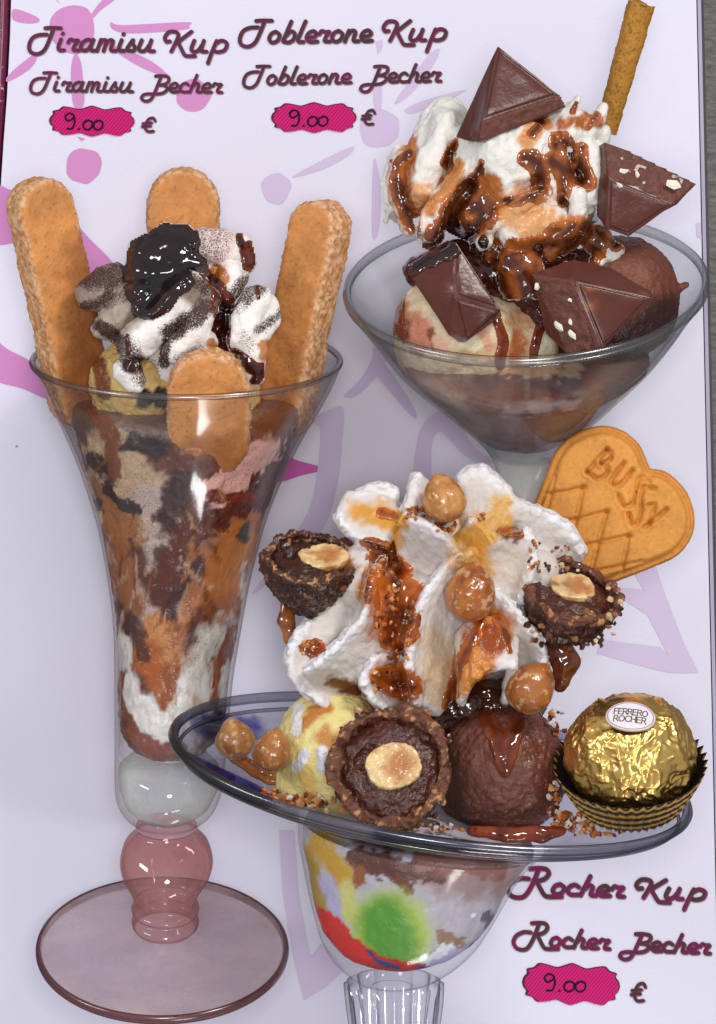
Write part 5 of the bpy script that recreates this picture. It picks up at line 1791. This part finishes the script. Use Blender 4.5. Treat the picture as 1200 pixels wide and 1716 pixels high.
# halved pralines
def praline(label, c, R, nrm, up, seed, nut=(0, 0, .42, .36), dk=1.0, depth=1.0):
    ex, ey, ez = axes(nrm, up)
    o = thing('praline_half', label, 'praline', (c[0], c[1] + R * .6, c[2] - R * .6), 'halved pralines on the wide dish sundae')
    f = Field((-R * 1.25, -R * 1.25, -R * 1.35), (R * 1.25, R * 1.25, R * .35), max(2.4, R / 40))
    def shell(X, Y, Z):
        a = np.arctan2(Y, X)
        wob = 1 + .035 * np.sin(3 * a + seed) + .025 * np.sin(7 * a + 2 * seed)
        r = np.sqrt(X ** 2 + Y ** 2 + (Z / depth) ** 2)
        d = r - R * wob
        cut = Z - R * .05 * np.sin(4 * a + seed) - R * .03 * np.sin(11 * a)
        d = np.maximum(d, cut)
        cav = np.sqrt(X ** 2 + Y ** 2 + (Z * 1.3) ** 2) - R * .83
        return np.maximum(d, -cav)
    f.func(shell)
    V, F = f.mesh()
    V = displace(V, F, (R * .22, R * .07, seed), (R * .09, R * .05, seed + 1), (4, 1.4, seed + 2))
    Wp = frame(V, c, ex, ey, ez)
    rr = np.hypot(V[:, 0], V[:, 1]) / R
    top = sstep(-.16, -.02, V[:, 2] / R) * sstep(.66, .72, rr)
    C, _ = paint(Wp, (70, 34, 24), (), seed=seed, var=.35, vf=9)
    C = C * (1 - top[:, None]) + lin((104, 58, 38)) * (1 + .5 * fbm(V, 6, 2, seed)[:, None]) * top[:, None]
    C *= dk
    bits = (sstep(.34, .46, fbm(V, 9, 3, seed + 6)) * (.35 + .65 * top))[:, None]
    C = C * (1 - bits) + lin((186, 132, 86)) * bits
    mk('wafer_shell', Wp, F, M['crumb'] if dk > .9 else M['pshell'], o, col=np.clip(C, .002, .9))
    f = Field((-R * .85, -R * .85, -R * .7), (R * .85, R * .85, R * .2), 2.6)
    f.cap([(0, 0, -R * .25, R * .85)], 4, zs=.27)
    f.cap([(R * nut[0], R * nut[1], R * .12, R * nut[2] * .9)], 4, carve=True)
    f.cap([(-R * .45, R * .1, -R * .05, R * .16), (-R * .35, R * .32, -R * .05, R * .10)], 4, carve=True)
    V, F = f.mesh()
    V = displace(V, F, (R * .2, R * .06, seed + 3), (6, 1.0, seed + 4))
    Wp = frame(V, c, ex, ey, ez)
    C, gl = paint(V, (78, 38, 28), (), seed=seed + 5, var=.3, vf=12, gl=.7)
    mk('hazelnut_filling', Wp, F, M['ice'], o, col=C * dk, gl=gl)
    a_, b_ = R * nut[2], R * nut[3]
    f = Field((-a_ * 1.3, -b_ * 1.3, -R * .6), (a_ * 1.3, b_ * 1.3, R * .3), 2.2)
    def half(X, Y, Z):
        d = (np.sqrt((X / a_) ** 2 + (Y / b_) ** 2 + (Z / (a_ * .9)) ** 2) - 1) * b_
        top_ = Z - R * .03 - R * .03 * np.sin(X / a_ * 3 + seed)
        return np.maximum(d, top_)
    f.func(half)
    V, F = f.mesh()
    V = displace(V, F, (R * .3, R * .045, seed + 9), (9, 2.2, seed + 7), (4, .8, seed))
    V[:, 0] += R * nut[0]
    V[:, 1] += R * nut[1]
    Wp = frame(V, c, ex, ey, ez)
    side = sstep(-.02, -.10, V[:, 2] / R)[:, None]
    C, _ = paint(V, (226, 192, 138), (), seed=seed + 3, var=.12, vf=14)
    n = np.clip(fbm(V, 14, 2, seed + 13) * 1.8, 0, 1)[:, None]
    C = C * (1 - .7 * n) + lin((190, 116, 50)) * .7 * n
    q = sstep(1.2, .5, np.hypot((V[:, 0] - R * nut[0]) / a_ * 1.6 - .3, (V[:, 1] - R * nut[1]) / b_ * 1.3) + .3 * fbm(V, 10, 2, seed))[:, None]
    C = C * (1 - .75 * q) + lin((176, 96, 36)) * .75 * q
    C = C * (1 - side) + lin((168, 104, 50)) * side
    mk('hazelnut_half', Wp, F, M['nut'], o, col=np.clip(C, .002, .9))
M['pshell'] = mat('glazed_chocolate_shell', .25, None, [(9, 1.6), (4, .6)], coat=.3)
praline('halved praline facing forward on the front edge of the wide dish', (653, 1283, 660), 104, (-.08, -.22, .97), (0, -1, 0), 5, (.06, .02, .46, .38), depth=.8)
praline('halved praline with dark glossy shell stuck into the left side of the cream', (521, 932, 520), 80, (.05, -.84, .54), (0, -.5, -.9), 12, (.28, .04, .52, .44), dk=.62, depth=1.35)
praline('halved praline with nutty shell stuck into the right side of the cream', (957, 987, 540), 88, (.26, -.78, .56), (.1, -.5, -.9), 19, (.0, .1, .44, .40), depth=1.1)

# heart shaped waffle biscuit with pressed lettering
hf = zoomf(880, 700, 3.871)
outline = smooth_line(hf([(-295, 1424), (50, 570), (125, 390), (200, 210), (320, 100), (480, 50), (620, 75), (735, 165), (795, 290), (815, 328), (860, 332), (940, 365), (1040, 470), (1095, 620), (1080, 770), (980, 900), (800, 985), (530, 1090), (-150, 1370)]), 6, True)
outline = [tuple(p) for p in outline]
grooves = [  # (points in zoom space, half width, depth)
    ([(120, 500), (250, 482), (385, 452)], 13, 6), ([(60, 720), (210, 685), (400, 645), (535, 606)], 13, 6), ([(200, 880), (380, 832), (520, 800), (680, 764)], 13, 6), ([(300, 1030), (430, 1000), (560, 975), (760, 930)], 12, 5),
    ([(372, 455), (335, 640), (290, 770), (240, 960)], 13, 6), ([(530, 606), (490, 740), (455, 880), (418, 1010)], 13, 6), ([(668, 766), (645, 880), (618, 1010)], 13, 6), ([(195, 380), (165, 500), (125, 640)], 12, 5)]
letters = [([(530, 205), (400, 352)], 11.5, 8), ([(400, 352), (470, 395), (525, 365), (530, 325), (490, 295)], 11.5, 8), ([(490, 295), (548, 275), (555, 232), (530, 205)], 10.5, 7),
           ([(640, 292), (560, 398), (572, 432), (620, 430), (695, 338)], 11.5, 8),
           ([(800, 415), (765, 382), (730, 410), (715, 500), (690, 560), (640, 572), (605, 505)], 11.5, 8),
           ([(838, 462), (775, 445), (748, 500), (750, 610), (722, 685), (690, 690), (668, 620)], 11.5, 8),
           ([(795, 565), (838, 570), (800, 690)], 10.5, 7), ([(915, 592), (800, 690), (770, 712)], 11.5, 8)]
f = Field((790, 700, 0), (1180, 1085, 40), 2.2)
def heart(X, Y, Z):
    x2, y2 = X[:, :, 0], Y[:, :, 0]
    d = polydist(x2, y2, outline, True) * np.where(inpoly(x2, y2, outline), 1, -1)
    H = 13 + 7 * sstep(0, 10, d) - 5 * sstep(5, 9, d) * sstep(15, 11, d) + 7 * sstep(11, 20, d)
    for pts, wd, dp in grooves + letters:
        P = hf(pts)
        P = smooth_line(P, 5) if len(P) > 2 else P
        g = polydist(x2, y2, [tuple(p) for p in P]) / (wd / 3.871 * 1.25)
        H = H - dp * 1.1 * np.exp(-g ** 2 * 1.3) * sstep(10, 18, d) + (1.6 * np.exp(-(g - 2.0) ** 2 * 1.8) if dp > 6.5 else 0)
    H = H + 1.4 * fbm(np.stack([x2.ravel(), y2.ravel(), 0 * x2.ravel()], 1), 46, 2, 5).reshape(x2.shape)
    e = 6.0
    a = -d[:, :, None] + e
    b = np.maximum(Z - H[:, :, None], 5 - Z) + e
    return np.hypot(np.maximum(a, 0), np.maximum(b, 0)) - e + np.minimum(np.maximum(a, b), 0)
f.func(heart)
V, F = f.mesh()
V = displace(V, F, (5, .5, 2))
C, gl = paint(V, (212, 144, 66), (), seed=41, var=.12, vf=30)
n = np.clip(.5 + fbm(V, 5, 2, 3), 0, 1)[:, None]
C *= (.92 + .14 * n)
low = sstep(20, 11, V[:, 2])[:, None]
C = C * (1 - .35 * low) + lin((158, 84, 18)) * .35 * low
pore = sstep(.5, .62, fbm(V, 2.6, 2, 21))[:, None] * .3
C = C * (1 - pore) + lin((130, 70, 20)) * pore
V[:, 2] += 392 + (V[:, 0] - 960) * .12
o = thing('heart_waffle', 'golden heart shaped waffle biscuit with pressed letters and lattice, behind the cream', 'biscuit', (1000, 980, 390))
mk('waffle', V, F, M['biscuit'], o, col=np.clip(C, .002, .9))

# praline in gold foil, in its paper cup
gold = thing('wrapped_praline', 'round praline in crinkled gold foil sitting in a zigzag paper cup on the brim', 'praline', (1050, 1395, 470))
n1, n2 = 200, 360
th, ph = np.meshgrid(np.linspace(.02, math.pi - .02, n1), np.linspace(0, 2 * math.pi, n2, endpoint=False), indexing='ij')
V = np.stack([np.sin(th) * np.cos(ph), np.cos(th), np.sin(th) * np.sin(ph)], -1).reshape(-1, 3)
i, j = np.meshgrid(np.arange(n1 - 1), np.arange(n2), indexing='ij')
F = np.stack([i * n2 + j, i * n2 + (j + 1) % n2, (i + 1) * n2 + (j + 1) % n2, (i + 1) * n2 + j], -1).reshape(-1, 4)
P = V * 112
warp = P + 16 * np.stack([fbm(P, 40, 2, 1), fbm(P, 40, 2, 2), fbm(P, 40, 2, 3)], 1)
def ridged(Q, feat, seed):
    return 1 - np.abs(vnoise(Q / feat, seed)) * 2.2
wr = 5.2 * ridged(warp * [1, .55, 1], 40, 4) + 3.0 * ridged(warp * [1, .6, 1], 21, 5) + 1.3 * ridged(warp, 10, 6)
tq = V[:, 1]
soft = 1 - .75 * sstep(.80, .9, tq)
P = V * (105 + (wr * soft)[:, None] * .95)
P[:, 1] *= .97
axis = np.array([-.02, -.82, .57])
ex, ey, ez = axes(np.cross(axis, (1, 0, 0)) * -1, axis)
ey = axis / np.linalg.norm(axis)
ex = np.array([1, 0, 0]) - ey * ey[0]
ex /= np.linalg.norm(ex)
ez = np.cross(ex, ey)
GCN = np.array([1053, 1264, 590.])
Wp = frame(P, GCN, ex, ey, ez)
C = np.tile(lin((255, 206, 120)), (len(V), 1)) * (1 + .12 * fbm(P, 30, 2, 8))[:, None]
mk('gold_foil', Wp, F, M['foil'], gold, col=np.clip(C, 0, .95))
# pleated cup: zigzag wall with black and gold chevrons
np_, nr = 40, 44
cols = np_ * 8
V, C = [], []
for r_ in range(nr + 1):
    t = r_ / nr
    for c_ in range(cols):
        a = 2 * math.pi * c_ / cols
        tri = abs(((c_ / 8.0) % 1.0) * 2 - 1) * 2 - 1
        rad = 80 + 46 * t ** .85 + 4.6 * tri
        hgt = -99 + 84 * t + 5 * tri * t ** 6
        V.append((rad * math.cos(a), hgt, rad * math.sin(a)))
        s = (t * 4.6 - .34 * tri + .3) % 1.0
        C.append(lin((206, 160, 80)) if s < .44 and t < .985 else lin((34, 26, 24)))
V = np.array(V)
i, j = np.meshgrid(np.arange(nr), np.arange(cols), indexing='ij')
F = np.stack([i * cols + j, i * cols + (j + 1) % cols, (i + 1) * cols + (j + 1) % cols, (i + 1) * cols + j], -1).reshape(-1, 4)
Wp = frame(V, GCN, ex, ey, ez)
cup = mk('paper_cup', Wp, F, M['cup'], gold, col=np.array(C), orient=None, smooth=False)
V2 = V.copy()
V2[:, [0, 2]] *= .975
mk('cup_lining', frame(V2, GCN, ex, ey, ez), F, M['cup'], gold, col=np.tile(lin((36, 27, 27)), (len(V), 1)), orient=None, smooth=True)
bot = np.vstack([V[:cols], [[0, -97, 0]]])
mk('cup_base', frame(bot, GCN, ex, ey, ez), np.array([[q, (q + 1) % cols, cols] for q in range(cols)]), M['cup'], gold, col=np.tile(lin((60, 46, 36)), (cols + 1, 1)), orient=None)
# oval paper seal with lettering
ln = np.array([-.01, -.60, .80])
lx, ly, lz = axes(ln, (.10, -1, 0))
LC = GCN + lz * 112
rim, fl_ = [], []
aa = np.linspace(0, 2 * math.pi, 64, endpoint=False)
def oval(a, b, z):
    q = np.stack([a * np.cos(aa), b * np.sin(aa), np.full(64, z) - (a * np.cos(aa)) ** 2 / 420], 1)
    return q
V = np.vstack([oval(42, 30, -3), oval(42, 30, 0), oval(40.5, 28.5, 1.2), oval(38, 26.4, 1.5), oval(37, 25.6, 1.6), oval(30, 20, 2.2), oval(18, 12, 2.7), [[0, 0, 3.0]]])
Fq = [[r_ * 64 + q, r_ * 64 + (q + 1) % 64, (r_ + 1) * 64 + (q + 1) % 64, (r_ + 1) * 64 + q] for r_ in range(6) for q in range(64)] + [[6 * 64 + q, 6 * 64 + (q + 1) % 64, 448, 448] for q in range(64)]
Fq = [list(dict.fromkeys(q)) for q in Fq]
C = np.tile(lin((226, 220, 228)), (len(V), 1))
C[3 * 64:4 * 64] = lin((150, 96, 100))
C[0:128] = lin((190, 150, 110))
seal = mk('oval_seal', frame(V, LC, lx, ly, lz), Fq, M['print'], gold, col=C, orient='up')
CAP = {'F': ([[(0, 0), (0, 1)], [(0, 1), (.6, 1)], [(0, .52), (.48, .52)]], .72), 'E': ([[(0, 0), (0, 1)], [(0, 1), (.6, 1)], [(0, .52), (.5, .52)], [(0, 0), (.62, 0)]], .78),
       'R': ([[(0, 0), (0, 1)], [(0, 1), (.45, .98), (.58, .76), (.45, .52), (0, .5)], [(.3, .5), (.68, 0)]], .80), 'O': ([[(.42, 1), (.1, .8), (0, .45), (.15, .1), (.42, 0), (.7, .15), (.84, .5), (.7, .88), (.42, 1)]], 1.0),
       'C': ([[(.76, .82), (.5, 1), (.15, .85), (0, .48), (.15, .1), (.5, 0), (.78, .18)]], .92), 'H': ([[(0, 0), (0, 1)], [(.66, 0), (.66, 1)], [(0, .5), (.66, .5)]], .86)}
parts = []
for line, y0, hh, wd in (('FERRERO', 1.5, 11.5, 56), ('ROCHER', -13, 11.5, 54)):
    tot = sum(CAP[c][1] for c in line) - .12
    x = -wd / 2
    for c in line:
        for s_ in CAP[c][0]:
            q = [(x + a * wd / tot, y0 + b * hh) for a, b in s_]
            q = smooth_line(q, 5)
            Vr, Fr = ribbon(q, 2.0, 0, .5)
            Vr[:, 2] += 2.9 - Vr[:, 0] ** 2 / 420 - (Vr[:, 0] ** 2 + 2 * Vr[:, 1] ** 2) / 1100
            parts.append((Vr, Fr))
        x += CAP[c][1] * wd / tot
V, F = joinm(parts)
mk('seal_lettering', frame(V, LC, lx, ly, lz), F, M['print'], seal, col=np.tile(lin((96, 78, 60)), (len(V), 1)), orient='up')

# nut crumbs: too many and too small to count
def crumbs(label, spots, seed, cols, tree=None):
    rr = np.random.RandomState(seed)
    parts, C = [], []
    for (x, y, z, sx, sy, n, r0, r1) in spots:
        for q in range(n):
            px, py = x + rr.uniform(-sx, sx), y + rr.uniform(-sy, sy)
            pz = z + rr.uniform(-5, 5)
            r = rr.uniform(r0, r1)
            if tree is not None:
                h = tree.ray_cast(Vector((px, py, 3000)), Vector((0, 0, -1)))
                if h[0] is None:
                    continue
                pz = h[0].z + r * .35
            Vc, Fc = chunk(r, seed * 1000 + len(parts), 1)
            Vc = Vc * rr.uniform(.6, 1.15, 3) + np.array([px, py, pz])
            parts.append((Vc, Fc))
            C.append(np.tile(lin(cols[rr.randint(len(cols))]), (len(Vc), 1)))
    V, F = joinm(parts)
    o = mk('nut_crumbs', V, F, M['nut'], None, col=np.vstack(C), smooth=False, k=kz(500))
    tag(o, label, None, None, 'stuff')
NC = [(176, 92, 34), (150, 74, 28), (196, 122, 58), (116, 54, 24), (206, 150, 90), (90, 40, 20)]
crumbs('chopped caramelised nuts scattered over the piped cream', [(640, 940, 0, 26, 26, 34, 3, 7), (655, 1010, 0, 28, 40, 40, 3, 8), (700, 860, 0, 22, 9, 26, 3, 6), (745, 880, 0, 22, 10, 24, 3, 6), (805, 868, 0, 8, 8, 8, 3, 6), (520, 1085, 0, 18, 12, 18, 3, 6),
                  (670, 1085, 0, 20, 24, 18, 3, 7), (650, 1140, 0, 26, 18, 18, 3, 7), (893, 930, 0, 8, 24, 18, 3, 6), (935, 920, 0, 26, 6, 8, 2, 4)], 7, NC, tree3)
def flange(x, y):
    return 500
crumbs('chopped nuts lying along the front of the dish brim', [(500, 1340, 560, 46, 9, 60, 4, 9), (455, 1328, 556, 14, 5, 12, 3, 6), (960, 1375, 560, 34, 14, 60, 4, 9), (925, 1340, 560, 12, 30, 24, 3, 7), (1000, 1392, 566, 40, 6, 26, 3, 6),
        (720, 1385, 560, 60, 6, 30, 3, 6), (930, 1210, 520, 16, 18, 16, 3, 7)], 8, NC + [(210, 196, 190)])
crumbs('chopped nut coating on the front praline half', [(590 + 0, 1340, 640, 44, 18, 24, 4, 8), (700, 1345, 640, 44, 22, 24, 4, 8), (740, 1270, 620, 14, 40, 14, 3, 7), (660, 1196, 600, 60, 8, 26, 3, 7), (580, 1230, 600, 16, 24, 10, 3, 6)], 9, [(120, 66, 40), (84, 42, 28), (166, 112, 70), (70, 34, 24), (196, 150, 108)])
crumbs('chopped nut coating on the right praline half', [(930, 1060, 590, 50, 24, 26, 4, 8), (1000, 1055, 580, 30, 30, 20, 4, 8), (930, 950, 560, 40, 8, 20, 3, 6), (1030, 1010, 570, 12, 26, 14, 4, 7)], 10, [(84, 46, 34), (60, 30, 24), (150, 100, 66), (206, 176, 140), (70, 36, 28)])
# a thin pool of caramel along the front of the dish
sauceblob('caramel pool under the chocolate scoop at the front of the wide dish', [(790, 1392, 570, 9), (850, 1398, 575, 13), (905, 1398, 575, 14), (940, 1392, 570, 9)], (140, 58, 26), (96, 34, 18), (870, 1400, 560), 13)
